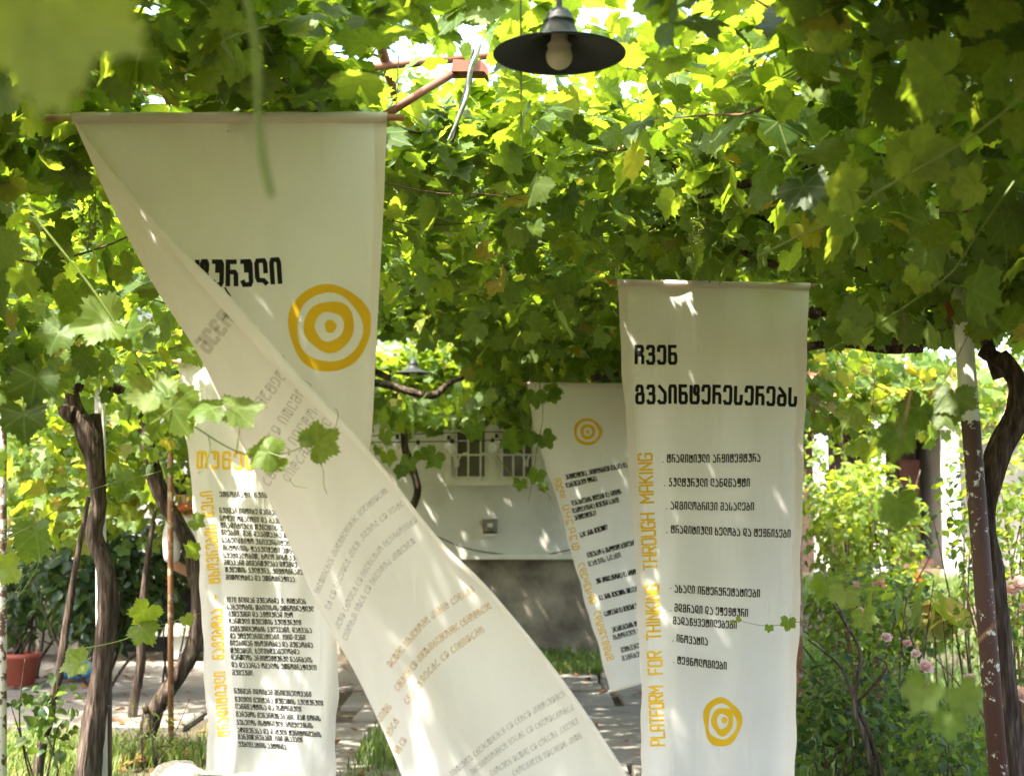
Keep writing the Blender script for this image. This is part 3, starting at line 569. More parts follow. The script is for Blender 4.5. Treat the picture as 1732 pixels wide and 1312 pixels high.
def post(a, bpt, r, m, top=None):
    a, bpt = np.array(a), np.array(bpt); d = (bpt - a); t0 = (-.05 - a[2]) / d[2]; lo = a + d * t0
    hi = a + d * (((top or 2.75) - a[2]) / d[2]); return MB().tube([lo, hi], r, 14).build('post', m, perg, True)
post(P(1632, 590, 4.9), P(1688, 1300, 4.82), .033, M_POST_R)
post(P(169, 660, 7.5), P(171, 1000, 7.5), .029, M_POST_W)
post(P(180, 1100, 7.56), P(180, 1305, 7.56), .03, M_POST_D, 1.1)
post(P(288, 720, 9.0), P(289, 1200, 9.0), .019, M_POST_O, 2.35)
post(P(3, 800, 7.4), P(3, 1300, 7.4), .026, flaked('mottled_old_pole', (.10, .06, .04), (.55, .54, .48), .66, 16))
post(P(1352, 1150, 8.2), P(1353, 1300, 8.2), .022, M_POST_O, 2.5)
xL, xR = P(169, 660, 7.5)[0], P(1632, 590, 4.9)[0]
for (x_, z_) in ((-2.27, 2.95), (1.66, 3.05), (-.5, 3.32), (.75, 3.32)):
    MB().tube([(x_, .5, z_), (x_, 14.2, z_ + .02)], .02, 10).build('pipe', M_RUSTP, perg, True)
for y_ in (2.2, 4.9, 7.5, 10.2, 12.9):
    MB().tube([(-2.7, y_ + .3, 2.8), (-1.4, y_ + .3, 3.2), (0.1, y_ + .3, 3.36), (1.4, y_ + .3, 3.2), (2.4, y_ + .3, 2.85)], .017, 10).build('crossbar', M_RUSTP, perg, True)
for k in range(9):
    x_ = -2.8 + k * .7; z_ = 2.9 - .05 * x_ * x_
    MB().tube([(x_, .5, z_), (x_ + .05, 7, z_ - .04), (x_, 14.2, z_)], .0025, 5).build('wire', M_STEEL, perg, True)
# rusty arm with the angled bracket above the first banner
MB().tube(pxpath([(650, 196, 4.25), (720, 152, 4.45), (768, 124, 4.6)], 4.5), .0135, 12).build('brace_pipe', M_RUSTP, perg, True)
q0 = P(764, 124, 4.6); ex = .125
b_ = MB(); x0_, z0_, y0_ = q0[0], q0[2] - .003, q0[1]
b_.add([(x0_, y0_ - .03, z0_), (x0_ + .113, y0_ - .03, z0_), (x0_ + .128, y0_ - .03, z0_ - .02), (x0_ + .126, y0_ - .03, z0_ + .012), (x0_ + .105, y0_ - .03, z0_ + .038), (x0_ + .006, y0_ - .03, z0_ + .042)] +
       [(x0_, y0_ + .05, z0_), (x0_ + .113, y0_ + .05, z0_), (x0_ + .128, y0_ + .05, z0_ - .02), (x0_ + .126, y0_ + .05, z0_ + .012), (x0_ + .105, y0_ + .05, z0_ + .038), (x0_ + .006, y0_ + .05, z0_ + .042)],
       [(0, 1, 2, 3, 4, 5), (11, 10, 9, 8, 7, 6)] + [(i, (i + 1) % 6 + 0, (i + 1) % 6 + 6, i + 6)[::-1] for i in range(6)])
b_.build('bracket', M_RUSTP, perg)
M_GALV = mottled('galvanised_strip', [(.3, (.28, .29, .29)), (.7, (.55, .56, .55))], 30, .35, .1, 80, metal=.7)
b_ = MB().tube(pxpath([(812, 74, 4.5), (806, 92, 4.5), (797, 116, 4.5), (793, 150, 4.52), (786, 175, 4.52), (776, 198, 4.53), (766, 222, 4.53), (757, 240, 4.53)], 4.5), [.007, .008, .008, .008, .0075, .007, .005, .003], 6, .22, 5)
b_.build('hanging_cable_end', M_GALV, perg, True)
MB().tube(pxpath([(800, 84, 4.56), (788, 150, 4.56), (778, 190, 4.57), (765, 240, 4.57)], 4.5), [.006, .007, .006, .004], 6, .2, 5).build('hanging_strap', M_BLACK, perg, True)

# ------------------------------------------------------------------ lamps
M_SHADE = mottled('green_black_enamel', [(.3, (.009, .012, .010)), (.7, (.018, .023, .019))], 14, .55, .1, 60, spec=.25)
M_BULB = mottled('frosted_bulb', [(.3, (.55, .55, .44)), (.7, (.62, .62, .5))], 5, .25, 0)
def lamp(px, py, Y, dia, label, ztop, tilt=0):
    c = P(px, py, Y); r = dia / 2
    t = thing('pendant_lamp', label, 'lamp', c, 'dark bell lamps hung under the pergola'); o = WL[t.name]
    pf = [(1.0, 0), (1.0, .014), (.965, .032), (.72, .105), (.47, .19), (.34, .26), (.285, .31), (.255, .40), (.228, .47), (.24, .49), (.24, .52), (.21, .55), (.19, .62), (.15, .68), (.08, .72), (.045, .74), (.045, .88), (.0, .89)]
    inner = [(.0, .60), (.16, .58), (.22, .42), (.27, .28), (.46, .165), (.71, .085), (.95, .014), (1.0, 0)]
    MB().lathe([(a * r, b * r) for a, b in inner + pf[1:]], o, 40).build('shade', M_SHADE, t, True)
    MB().lathe([(0, .58 * r), (.12 * r, .58 * r), (.125 * r, .36 * r), (.12 * r, .26 * r), (.0, .26 * r)], o, 20).build('socket', mottled('brown_socket', [(.3, (.13, .10, .075)), (.7, (.19, .15, .115))], 9, .5), t, True)
    bp_ = [(.12 * r, .31 * r), (.13 * r, .22 * r), (.19 * r, .14 * r)] + [(.205 * r * math.sin(a), .0 * r - .02 * r + .205 * r * math.cos(a)) for a in np.linspace(1.0, math.pi, 9)]
    MB().lathe(bp_, o, 20).build('bulb', M_BULB, t, True)
    MB().tube([o + (0, 0, .88 * r), o + (.003, 0, 1.05 * r), (o[0] + .01, o[1], ztop)], .005, 8).build('cord', M_BLACK, t, True)
    return t
lamp(946, 93, 3.6, .36, 'large bell-shaped dark metal lamp with a bare bulb above the path', 2.99)
lamp(699, 632, 12.5, .36, 'small-looking bell lamp far down the path, left of the window', 2.97)

# festoon lights by the window
for k, (w0, w1, bulbs, lab) in enumerate([((600, 738), (1080, 734), [(672, 742, 1.0), (759, 743, 1), (840, 740, 1)], 'upper festoon wire with three white bulbs before the window'),
                                        ((600, 748), (1080, 728), [(707, 751, 1.0), (765, 749, 1), (833, 747, 1), (901, 738, 1.05)], 'lower festoon wire with four white bulbs before the window')]):
    yy = 13.6 - .12 * k; fl = thing('festoon_light', lab, 'string light', P(800, 740, yy), 'festoon light strings in front of the house')
    MB().tube(pxpath([w0, ((w0[0] + w1[0]) / 2, (w0[1] + w1[1]) / 2 + (6 if k else -6)), w1], yy), .006, 6, sub=8).build('wire', M_BLACK, fl, True)
    for (bx, by, s) in bulbs:
        c = P(bx, by, yy); so_ = MB().lathe([(0, .045), (.016, .045), (.018, .0), (0, 0)], c + (0, 0, -.005), 12).build('socket', M_BLACK, fl, True)
        MB().lathe([(.013, .0), (.018, -.014), (.034, -.036), (.042, -.062), (.036, -.088), (.018, -.102), (0, -.105)], c, 16).build('bulb', mottled('white_plastic_bulb', [(.3, (.7, .7, .68)), (.7, (.8, .8, .78))], 4, .25, 0), so_, True)

# ------------------------------------------------------------------ banners
def hem(rows, cols, parent, lift=.0016):
    r_ = np.array(rows)[:, cols, :]; to = unit(CAM - r_); V, T = grid(r_ + to * lift); return mesh('hem', V, T, M_CLOTH, parent)
def rod(pts, r, parent, mat=M_WOOD, name='rod'): return MB().tube(pts, r, 12).build(name, mat, parent, True)
def sleeve(a, b, r, parent):
    n = 30; q = [a + (b - a) * t for t in np.linspace(0, 1, n)]; rr = r * (1 + .06 * np.sin(np.linspace(0, 30, n)))
    return MB().tube(q, rr, 14).build('rod_pocket', M_CLOTH, parent, True)
def hang(parent, p, z, name='string'): return MB().tube([p, p + (.004, .0, .05), (p[0] + .01, p[1] + .02, z)], .0016, 5).build(name, M_STEEL, parent, True)
def flat_banner(L, Rr, ys, dep, nu=40, bow=None):
    """L, R edge tables (x, y); ys row list; rows follow the cloth, so row slope comes from the right table's y"""
    rows = []
    Ls, Rs = smooth_tab(L), smooth_tab(Rr); tl = np.linspace(0, 1, len(Ls)); tr = np.linspace(0, 1, len(Rs))
    for v in ys:
        a = np.array([np.interp(v, tl, Ls[:, 0]), np.interp(v, tl, Ls[:, 1])]); b = np.array([np.interp(v, tr, Rs[:, 0]), np.interp(v, tr, Rs[:, 1])])
        row = []
        for u in np.linspace(0, 1, nu):
            p = a + (b - a) * u; p = p + ((1.3 * math.sin(v * 31 + 3 * u) + .8 * math.sin(v * 67)) * min(1, 5 * v), 0); row.append(P(p[0], p[1], dep(u, v)))
        rows.append(row)
    return np.array(rows)
GRP = 'printed cotton banners hung under the vines'
# --- right banner
def d3(u, v): return 6.4 + .012 * math.sin(u * 15 + 2 * v) * min(1, v * 3 + .15) + .03 * v * math.sin(u * 5.5 + 4 * v + .4) + .05 * v * v - .012 * math.sin(u * 27 + 3) * max(0, .4 - v) + .02 * max(0, v - .6) * math.sin(14 * u + 9 * v)
L3 = [(1045, 482), (1051, 600), (1059, 720), (1068, 850), (1076, 1000), (1082, 1120), (1085, 1230), (1083, 1312), (1080, 1400)]
R3 = [(1369, 487), (1364, 610), (1361, 730), (1356, 860), (1354, 1010), (1349, 1110), (1346, 1230), (1345, 1330), (1348, 1400)]
t = thing('banner', 'right-hand cream banner listing the goals in black, with PLATFORM FOR THINKING down its side', 'banner', P(1207, 481, 6.4), GRP); B3 = t
r3 = flat_banner(L3, R3, np.linspace(0, 1, 70), d3, 44); V, T = grid(r3); mesh('cloth', V, T, M_CLOTH, t); bv3 = bvh_of(V, T)
hem(r3, [0, 1, 2], t); hem(r3, [-3, -2, -1], t)
rod([P(1029, 478, 6.4), P(1389, 484, 6.4)], .011, t); sleeve(P(1044, 478, 6.4), P(1370, 484, 6.4), .0165, t)
hang(t, P(1043, 474, 6.4), 2.93); hang(t, P(1375, 479, 6.4), 2.88)
k3 = Print(bv3)
k3.text('ჩვენ', [(1076, 617), (1143, 617)], 34, .165); k3.text('გვაინტერესერებს', [(1077, 684), (1190, 684), (1345, 688)], 34, .165)
for s, a, b_, h in [('. ტრადიციული არქიტექტურა', (1121, 782), (1285, 781), 14.5), ('. კულტურული ლანდშაფტი', (1124, 822), (1267, 823), 14.5), ('. ადგილობრივი მასალები', (1127, 861), (1274, 863), 14),
                    ('. ტრადიციული ხელობა და ტექნიკები', (1128, 901), (1336, 909), 14), ('· ახალი ინტერპრეტაციები', (1134, 1001), (1284, 1010), 14), ('. მდგრადი და ეფექტური', (1134, 1033), (1264, 1043), 14),
                    ('გადაწყვეტილებები', (1139, 1055), (1245, 1063), 13.5), ('. ინოვაცია', (1138, 1084), (1196, 1091), 13.5), ('. ტექნოლოგიები', (1139, 1121), (1228, 1132), 13.5)]:
    mid = ((a[0] + b_[0]) / 2, (a[1] + b_[1]) / 2 + .8); k3.text(s, [a, mid, b_], h, .135, up=(.03, -1))
k3.build('text_line', M_INK, t)
y3 = Print(bv3)
for s, a, b_ in [('PLATFORM', (1126, 1259), (1122, 1160)), ('FOR', (1122, 1138), (1120, 1101)), ('THINKING', (1119, 1080), (1115, 988)), ('THROUGH', (1113, 962), (1108, 868)), ('MAKING', (1107, 849), (1104, 767))]: y3.text(s, [a, b_], 26, .13, gap=.14)
y3.build('side_text', M_YEL, t)
y3 = Print(bv3); y3.ring((1221, 1220), 33, 24, .6, (1, 1.24), wob=.05); y3.ring((1222, 1219), 19, 10, 2.1, (1, 1.24), wob=.05); y3.ring((1225, 1217), 5, .3, 1, (1, 1.1)); y3.build('emblem', M_YEL, t)

# --- far middle banner, blown to the right
def d4(u, v): return 10.0 + .05 * math.sin(2.5 * v) + .014 * math.sin(u * 12 + 3 * v) * (.2 + v) - .12 * v * u
L4 = [(892, 652), (900, 705), (913, 760), (931, 810), (955, 890), (973, 960), (992, 1025), (1012, 1095), (1033, 1167)]
R4 = [(1105, 654), (1112, 690), (1124, 730), (1142, 775), (1166, 850), (1184, 915), (1203, 975), (1223, 1040), (1243, 1108)]
t = thing('banner', 'far cream banner blown aslant, half hidden behind the right-hand banner', 'banner', P(1000, 651, 10), GRP)
r4 = flat_banner(L4, R4, np.linspace(0, 1, 50), d4, 30); V, T = grid(r4); mesh('cloth', V, T, M_CLOTH, t); bv4 = bvh_of(V, T); hem(r4, [0, 1], t)
rod([P(880, 649, 10), P(1117, 652, 10)], .011, t); sleeve(P(892, 650, 10), P(1105, 652, 10), .016, t); hang(t, P(896, 646, 10), 2.93); hang(t, P(1100, 648, 10), 2.93)
rod([P(1029, 1169, d4(0, 1)), P(1249, 1109, d4(1, 1))], .011, t, M_WHITE, 'bottom_rod')
k4 = Print(bv4)
for s, a, b_ in [('არქიტექტურა, ადგილობრივი მასალა და', (958, 811), (1061, 790)), ('დაბრუნებული ფორმა', (959, 825), (1010, 813)), ('დასახლების ტიპები და როგორ', (969, 855), (1051, 835)), ('ჩამოყალიბდა თუშური სახლი', (970, 868), (1047, 849)), ('არქიტექტურა?', (973, 880), (1009, 871)),
                 ('სად არის თუშეთი?', (983, 909), (1028, 895)), ('იუნესკო-ს მსოფლიო ძეგლები', (995, 943), (1074, 921)), ('დაცვის სიაში', (997, 958), (1050, 942)), ('ვინ მოგზაურობდა და როგორ', (1010, 987), (1078, 970)),
                 ('რა არის თუშეთის მთავარი', (1015, 1015), (1082, 998)), ('საზღვარი და თუშები ერთად', (1024, 1042), (1090, 1025)), ('ადამიანების ცხოვრება', (1037, 1069), (1100, 1052)), ('ისტორიული წყარო', (1039, 1082), (1100, 1065)), ('მეცხვარეობა და', (1052, 1103), (1105, 1089)), ('გაგრძელება', (1054, 1117), (1100, 1105))]:
    k4.text(s, [a, b_], 9, .15, up=(-.28, -1))
k4.build('text_line', M_INK, t); y4 = Print(bv4)
for s, a, b_ in [('ძველი', (957, 840), (949, 808)), ('თუშური', (981, 927), (963, 853)), ('ცხოვრება', (1009, 1017), (988, 951)), ('მოგზაურობა', (1039, 1113), (1015, 1032))]: y4.text(s, [a, b_], 13, .15)
y4.build('side_text', M_YEL, t); y4 = Print(bv4)
y4.ring((994, 730), 24, 18.5, .3, (1, .95)); y4.ring((994, 730), 13, 7.5, 1.5); y4.ring((994, 730), 3, .2, .4); y4.build('emblem', M_YEL, t)

# --- left banner, behind the folded one
def d2(u, v): return 7.5 + .02 * math.sin(u * 10 + 4 * v) * (.3 + v) + .012 * math.sin(u * 19 + 6 * v + 1) + .03 * max(0, v - .75) * math.sin(u * 24)
L2 = [(301, 615), (309, 700), (319, 780), (330, 880), (337, 960), (341, 1050), (346, 1150), (351, 1230), (349, 1304)]
R2 = [(556, 612), (559, 700), (563, 790), (568, 890), (570, 970), (570, 1060), (572, 1160), (568, 1240), (567, 1314)]
t = thing('banner', 'cream banner dense with small black text, half hidden behind the folded banner', 'banner', P(430, 612, 7.5), GRP)
r2 = flat_banner(L2, R2, np.linspace(0, 1, 64), d2, 40); V, T = grid(r2); mesh('cloth', V, T, M_CLOTH, t); bv2 = bvh_of(V, T); hem(r2, [0, 1, 2], t); hem(r2, [-3, -2, -1], t)
rod([P(290, 612, 7.5), P(568, 610, 7.5)], .011, t); sleeve(P(301, 612, 7.5), P(557, 610, 7.5), .016, t); hang(t, P(305, 607, 7.5), 2.85); hang(t, P(552, 606, 7.5), 2.9)
rod([P(338, 1306, 7.5), P(578, 1317, 7.5)], .011, t, M_WHITE, 'bottom_rod')
k2 = Print(bv2)
for s, a, b_ in [('ეთნოგრაფი. ნუგზარი', (372, 840), (468, 842)), ('ნუგზარ იდოიძე დაიბადა', (372, 867), (474, 871)), ('სოფელ ომალოში და ბავშ', (373, 880), (474, 885)), ('ტრადიციული თუშეთის ულ', (374, 892), (483, 898)), ('წლებში. მან დაამთავრა თბ', (375, 904), (490, 910)),
    ('სახელმწიფო უნივერსიტეტ', (376, 917), (490, 923)), ('ისტორიის ფაკულტეტი ეთნო', (378, 930), (500, 936)), ('სპეციალობით, ხოლო მისი კვლევ', (379, 943), (514, 948)), ('მთავარი მიმართულება დღემდე', (380, 955), (502, 959)), ('თუშეთის კულტურა, პიქტოგრამები', (382, 967), (521, 972)), ('მითოლოგია და ეთნოგრაფიაა.', (383, 980), (501, 984)),
    ('1978 წლიდან მუშაობდა გ. ჩიტაიას', (384, 1018), (517, 1021)), ('სახელობის თბილისის ეთნოგრაფიულ', (385, 1030), (530, 1034)), ('მუზეუმში და აქტიურად იყო', (387, 1042), (495, 1044)), ('ჩართული თუშეთის კულტურული', (388, 1054), (509, 1057)), ('მემკვიდრეობის კვლევაში, დაცვასა', (389, 1067), (527, 1070)), ('და პოპულარიზაციაში. 1980-იანი', (390, 1079), (516, 1082)),
    ('წლებიდან ცხოვრობდა და მუშაობდა', (390, 1091), (529, 1095)), ('თუშეთში, ხელმძღვანელობდა', (391, 1104), (506, 1106)), ('დართლოს არქიტექტურულ ნაკრძალს', (392, 1115), (528, 1120)), ('და დააარსა ომალოს ეთნოგრაფიული', (393, 1128), (535, 1133)), ('მუზეუმი.', (394, 1141), (429, 1142)),
    ('ნუგზარ იდოიძემ მნიშვნელოვანი', (397, 1172), (526, 1178)), ('წვლილი შეიტანა თუშეთის კულტურული', (398, 1186), (546, 1193)), ('ლანდშაფტისა და ისტორიული', (399, 1198), (509, 1203)), ('გარემოს შენარჩუნებაში, მათ შორის', (400, 1211), (542, 1219)), ('კესელოს ისტორიული კომპლექსის', (401, 1225), (529, 1231)), ('აღდგენასა და დაცული ტერიტორიების', (402, 1238), (543, 1246)), ('განვითარებაში. იგი მრავალი', (403, 1249), (511, 1255)), ('პუბლიკაციის ავტორია.', (404, 1262), (486, 1267))]:
    k2.text(s, [a, b_], 9.2, .15, up=(-.05, -1))
k2.build('text_line', M_INK, t); y2 = Print(bv2); y2.text('თუშეთი', [(334, 793), (450, 795)], 31, .14); y2.build('heading', M_YEL, t)
y2 = Print(bv2)
for s, a, b_ in [('ტრადიციული', (389, 1243), (382, 1136)), ('ნაგებობა', (380, 1113), (377, 1030)), ('-', (374, 1012), (374, 1006)), ('ცხოვრების', (373, 984), (366, 887)), ('წესი', (363, 872), (359, 831))]: y2.text(s, [a, b_], 21, .14)
y2.build('side_text', M_YEL, t)

# --- front banner: the wind has swung its lower half round, so its back shows across the front
#        F (fold), D (free left edge), R (right edge), depth at R, F, D
TW = [((122, 200), (123, 200), (655, 200), 3.90, 3.90, 3.90), ((148, 258), (153, 240), (652, 258), 3.90, 3.90, 3.87), ((188, 345), (203, 302), (649, 345), 3.91, 3.89, 3.85), ((259, 478), (291, 406), (642, 478), 3.92, 3.88, 3.82),
      ((338, 600), (397, 511), (635, 610), 3.93, 3.86, 3.79), ((405, 735), (512, 641), (628, 740), 3.94, 3.84, 3.76), ((475, 880), (630, 769), (612, 860), 3.94, 3.82, 3.73), ((545, 1030), (738, 906), (596, 1000), 3.93, 3.80, 3.70),
      ((607, 1142), (832, 1001), (632, 1140), 3.88, 3.78, 3.68), ((660, 1255), (950, 1147), (676, 1260), 3.82, 3.76, 3.66), ((705, 1365), (1062, 1312), (714, 1372), 3.78, 3.74, 3.65), ((752, 1490), (1150, 1455), (760, 1498), 3.75, 3.73, 3.64)]
tw = catmull(np.array([[*f, *d, *r, a, b, c] for f, d, r, a, b, c in TW]), 8)
rows = []; NF = 30
for k, q in enumerate(tw):
    v = k / (len(tw) - 1); f, d, r = q[0:2], q[2:4], q[4:6]; dr, df, dd = q[6:9]; row = []
    flap = np.linalg.norm(d - f); am = min(1, flap / 160.)
    for u in np.linspace(0, 1, NF):                                        # front sheet, right edge to fold
        p = r + (f - r) * u; w_ = .014 * math.sin(u * 17 + .5) * math.sin(min(1, v * 2.2 + .12) * 1.57) + .01 * math.sin(u * 31) * max(0, .5 - v)
        dep = dr + (df - dr) * u + w_ * min(1, 1.2 - u) ; dep += .025 * am * min(1, v * 3)
        row.append(P(p[0], p[1], dep))
    o = unit(f - d) if flap > 3 else np.array([-1., 0])
    for a_ in (.3, .5, .7): p = f + o * 3.5 * am * math.sin(a_ * math.pi); row.append(P(p[0], p[1], df + .025 * am * min(1, v * 3) * (1 - 2 * a_)))
    for u in np.linspace(0, 1, NF + 10):                                   # flap, fold to free edge
        p = f + (d - f) * u
        ridge = .085 * max(0, v - .42) * 1.8 * (math.exp(-((u - .27) / .11) ** 2) * -1 + .8 * math.exp(-((u - .62) / .25) ** 2))
        w_ = am * (-.03 * math.sin(u * math.pi) + .007 * math.sin(u * 13 + v * 9)) + ridge - .02 * am * max(0, u - .93) * 8
        bend = 10 * am * math.sin(u * math.pi) * max(0, v - .4)
        row.append(P(p[0], p[1] + bend, df + (dd - df) * u - .02 * am * min(1, v * 3) + w_))
    rows.append(row)
rows = np.array(rows)
t = thing('banner', 'large front cream banner, wind-twisted so its back crosses the front below a yellow ring', 'banner', P(388, 199, 3.9), GRP)
V, T = grid(rows); mesh('cloth', V, T, M_CLOTH, t); bv1 = bvh_of(V, T)
hem(rows, [0, 1], t)
roll = []                                                                 # the free edge rolls over towards the viewer and shows the printed side
for k, q in enumerate(tw):
    v = k / (len(tw) - 1); f, d = q[0:2], q[2:4]; fl = np.linalg.norm(d - f)
    if fl < 12: continue
    w_ = min(1, fl / 130.) * (26 if v < .42 else 26 - 17 * min(1, (v - .42) / .12)) * (1 + .12 * math.sin(v * 40)); o = (f - d) / fl; e = CAM + 0; base = rows[k][-1]; dep = base[1]
    roll.append([P(*(d + o * w_ * s), dep - z) for s, z in ((0, .0006), (-.06, .004), (.1, .012), (.4, .0165), (.75, .016), (1.0, .0125))])
V2_, T2_ = grid(np.array(roll)); mesh('rolled_hem', V2_, T2_, M_CLOTH, t)
bvf = bvh_of(*grid(rows[:, :NF]))
rod([P(78, 200, 3.9), P(684, 199, 3.9)], .0105, t); sleeve(P(124, 200, 3.9), P(655, 199, 3.9), .0165, t); hang(t, P(100, 194, 3.9), 2.8); hang(t, P(668, 194, 3.9), 2.95)
k1 = Print(bvf); k1.text('ტურული', [(333, 485), (402, 486), (474, 482)], 47, .17)
for q in [[(381, 487), (385, 494), (390, 501)], [(478, 602), (483, 610), (489, 619)], [(513, 648), (518, 654)], [(998, 1228), (1003, 1237), (1008, 1241)]]: k1.line(q, 3)
k1.build('text_line', M_INK, t)
y1 = Print(bvf); y1.ring((557, 554), 71, 56, .9, (1, 1.03), 96, .025); y1.ring((557, 552), 43, 24.5, 2.4, (1, 1), 80, .035); y1.ring((559, 552), 10, .3, .5, (1, 1.1), 40, .05); y1.build('emblem', M_YEL, t)
k1 = Print(bv1)
for s, pts, h, wt in [('ჩვენი', [(398, 545), (345, 612)], 34, .22), ('კულტურა', [(494, 628), (440, 700)], 22, .16), ('თუშეთი და მთა', [(528, 652), (478, 730), (440, 790)], 20, .16), ('სოფელი და გზა', [(545, 690), (494, 765), (457, 822)], 19, .16), ('ეთნოგრაფია', [(562, 716), (490, 815)], 18, .16),
    ('ტრადიციული არქიტექტურის მაგალითები', [(657, 832), (595, 893), (541, 1003)], 11, .2), ('სახლი და კოშკი, ქვის კედლები და ხე', [(690, 850), (612, 918), (559, 1030)], 11, .2), ('ადგილობრივი ოსტატები და ხელობა დღეს', [(713, 878), (636, 945), (575, 1063)], 11, .2), ('თუშეთის სოფლები და მათი ისტორია', [(704, 917), (638, 980), (588, 1082)], 11, .2),
    ('ლანდშაფტის დაცვა და განვითარება თუშეთში', [(957, 1176), (861, 1234), (768, 1312)], 11, .2), ('საზოგადოება და ახალი ტექნოლოგიები', [(971, 1200), (878, 1250), (800, 1310)], 11, .2), ('კვლევა, სწავლა და ერთად მუშაობა', [(980, 1222), (892, 1275), (832, 1312)], 11, .2), ('მთის მდგრადი მეურნეობა', [(985, 1247), (905, 1292), (870, 1311)], 11, .2)]:
    k1.text(s, pts, h, wt, mirror=True)
k1.build('reverse_text', M_INKB, t); k1 = Print(bv1)
for s, pts in [('სწავლა ქმნის პროცესში ერთად', [(803, 1000), (724, 1055), (664, 1128)]), ('პლატფორმა აზროვნებისთვის და შექმნა', [(832, 1028), (734, 1096), (676, 1168)]), ('ტრადიცია და ახალი ხედვა', [(820, 1068), (744, 1124), (692, 1190)]), ('მთის', [(664, 1196), (646, 1220)]), ('ხალხი', [(676, 1220), (658, 1252)]), ('და გზა', [(690, 1252), (672, 1280)])]:
    k1.text(s, pts, 13, .24, mirror=True)
k1.build('reverse_yellow_text', M_YELB, t)

# ------------------------------------------------------------------ grapevines over the pergola
def zc(x): return 2.99 - .10 * x * x
def cull(p):
    px, py = proj(p); d = p[:, 1]; k = np.ones(len(p), bool)
    def box(x0, x1, y0, y1, dm): 
        nonlocal k; k &= ~((px > x0) & (px < x1) & (py > y0) & (py < y1) & (d < dm))
    box(58, 700, 150, 560, 3.97); box(640, 845, 62, 262, 4.7); box(1585, 1715, 575, 770, 5.0); box(300, 760, 500, 1400, 3.97); box(800, 1095, -60, 150, 3.7); box(1020, 1400, 452, 1400, 6.5); box(875, 1110, 632, 1200, 10.1)
    box(285, 600, 598, 1400, 7.6); box(628, 772, 568, 672, 12.7); box(640, 1040, 738, 1200, 99); box(-100, 310, 660, 1300, 7.2); box(740, 905, 715, 830, 15)
    k &= ~((d < 2.9) & (d > .05) & (px > -150) & (px < 1880) & (py > -120) & (py < 1400))
    k &= ~((np.hypot(p[:, 0] + 1.37, p[:, 1] - 2.92) < .30) & (p[:, 2] > 2.4))                 # unseen gap added in the leaf roof to let sun onto the front shoot
    k &= ~((px > 1380) & (px < 1750) & (py > 640) & (d < 5.2))
    return k
def tint_mix(n, base=.42, sp=.2): return np.clip(rng.normal(base, sp, n) + np.where(rng.random(n) < .06, .35, 0), 0, .965)
def canopy(x0, x1, y0, y1, N_, gap=-.55, droop=.28, thick=.11):
    N_ = int(N_ * 1.18); p = np.column_stack([rng.uniform(x0, x1, N_), rng.uniform(y0, y1, N_), np.zeros(N_)])
    k = fnoise(p, .55) > gap; p = p[k]; n = len(p)
    ax = np.abs(p[:, 0]); dr = np.where(rng.random(n) < droop + .12 * np.clip(ax - 1, 0, 2), rng.exponential(.17, n) * (1 + .5 * np.clip(ax - 1, 0, 2)), 0)
    dr = np.minimum(dr, .75); clump = .10 * fnoise(p * (1, 1, 0) + 9, .35)
    p[:, 2] = zc(p[:, 0]) + rng.normal(.04, thick, n) + clump - dr
    hang = np.clip(dr * 3, 0, 1)[:, None]; az = rng.uniform(0, 6.28, n)
    nr = np.column_stack([rng.normal(0, .55, n), rng.normal(0, .55, n), np.ones(n)]) * (1 - hang) + hang * np.column_stack([np.cos(az), np.sin(az), rng.normal(.35, .4, n)])
    tip = np.column_stack([np.cos(az + .6), np.sin(az + .6), -rng.uniform(.1, 1.2, n)])
    sz = rng.normal(.069, .019, n).clip(.03, .12)
    k = cull(p); qx, qy = proj(p); k &= ~((qx > 1365) & (qx < 1760) & (qy > 575)); return p[k], nr[k], tip[k], sz[k], tint_mix(len(p))[k]
def curtain(n, c, r, face, size=.07, base=.6):
    q = rng.normal(size=(n, 3)); q = unit(q) * rng.random(n)[:, None] ** .45 * np.array(r) + np.array(c)
    q = q[fnoise(q, .35) > -.35]; n = len(q)
    nr = np.array(face) + rng.normal(0, .6, (n, 3)); tip = np.column_stack([rng.normal(0, .5, (n, 2)), -np.ones(n)])
    k = cull(q); return q[k], nr[k], tip[k], rng.normal(size, .016, n).clip(.03, .11)[k], tint_mix(n, base, .2)[k]
def cat(*a): return [np.concatenate(z) for z in zip(*a)]
def canes(par, x0, x1, y0, y1, n, r=.006, mat=None):
    for _ in range(n):
        p = np.array([rng.uniform(x0, x1), rng.uniform(y0, y1), 0.]); p[2] = zc(p[0]) + rng.normal(0, .08); d = unit(np.array([rng.normal(), rng.normal(), rng.normal(0, .15)])); pts = [p]
        for _ in range(rng.integers(5, 9)):
            d = unit(d + rng.normal(0, .33, 3) * (1, 1, .6)); p = p + d * rng.uniform(.15, .28); p[2] = np.clip(p[2], zc(p[0]) - .3, zc(p[0]) + .2); pts.append(p)
        pts = np.array(pts)
        if cull(pts).all(): MB().tube(pts, np.linspace(r, r * .4, len(pts)) * rng.uniform(.6, 1.3), 6, sub=3).build('cane', mat or (M_CANE if rng.random() < .6 else M_SHOOT), par, True)
def bunch(par, px, py, Y, s=1.0):
    c = P(px, py, Y); b_ = MB(); b_.tube([c + (0, 0, .06 * s), c + (.004, 0, .0), c + (0, .0, -.09 * s)], .0018, 5)
    for _ in range(46):
        t = rng.random(); o = c + np.array([rng.normal(0, .017 * s * (1.15 - t)), rng.normal(0, .017 * s * (1.15 - t)), .01 - .1 * s * t]); rr = .0042 * s * rng.uniform(.7, 1.3)
        b_.lathe([(0, rr), (rr * .8, rr * .55), (rr, 0), (rr * .8, -rr * .55), (0, -rr)], o, 6)
    b_.build('grape_bunch', M_GRAPE, par, True)
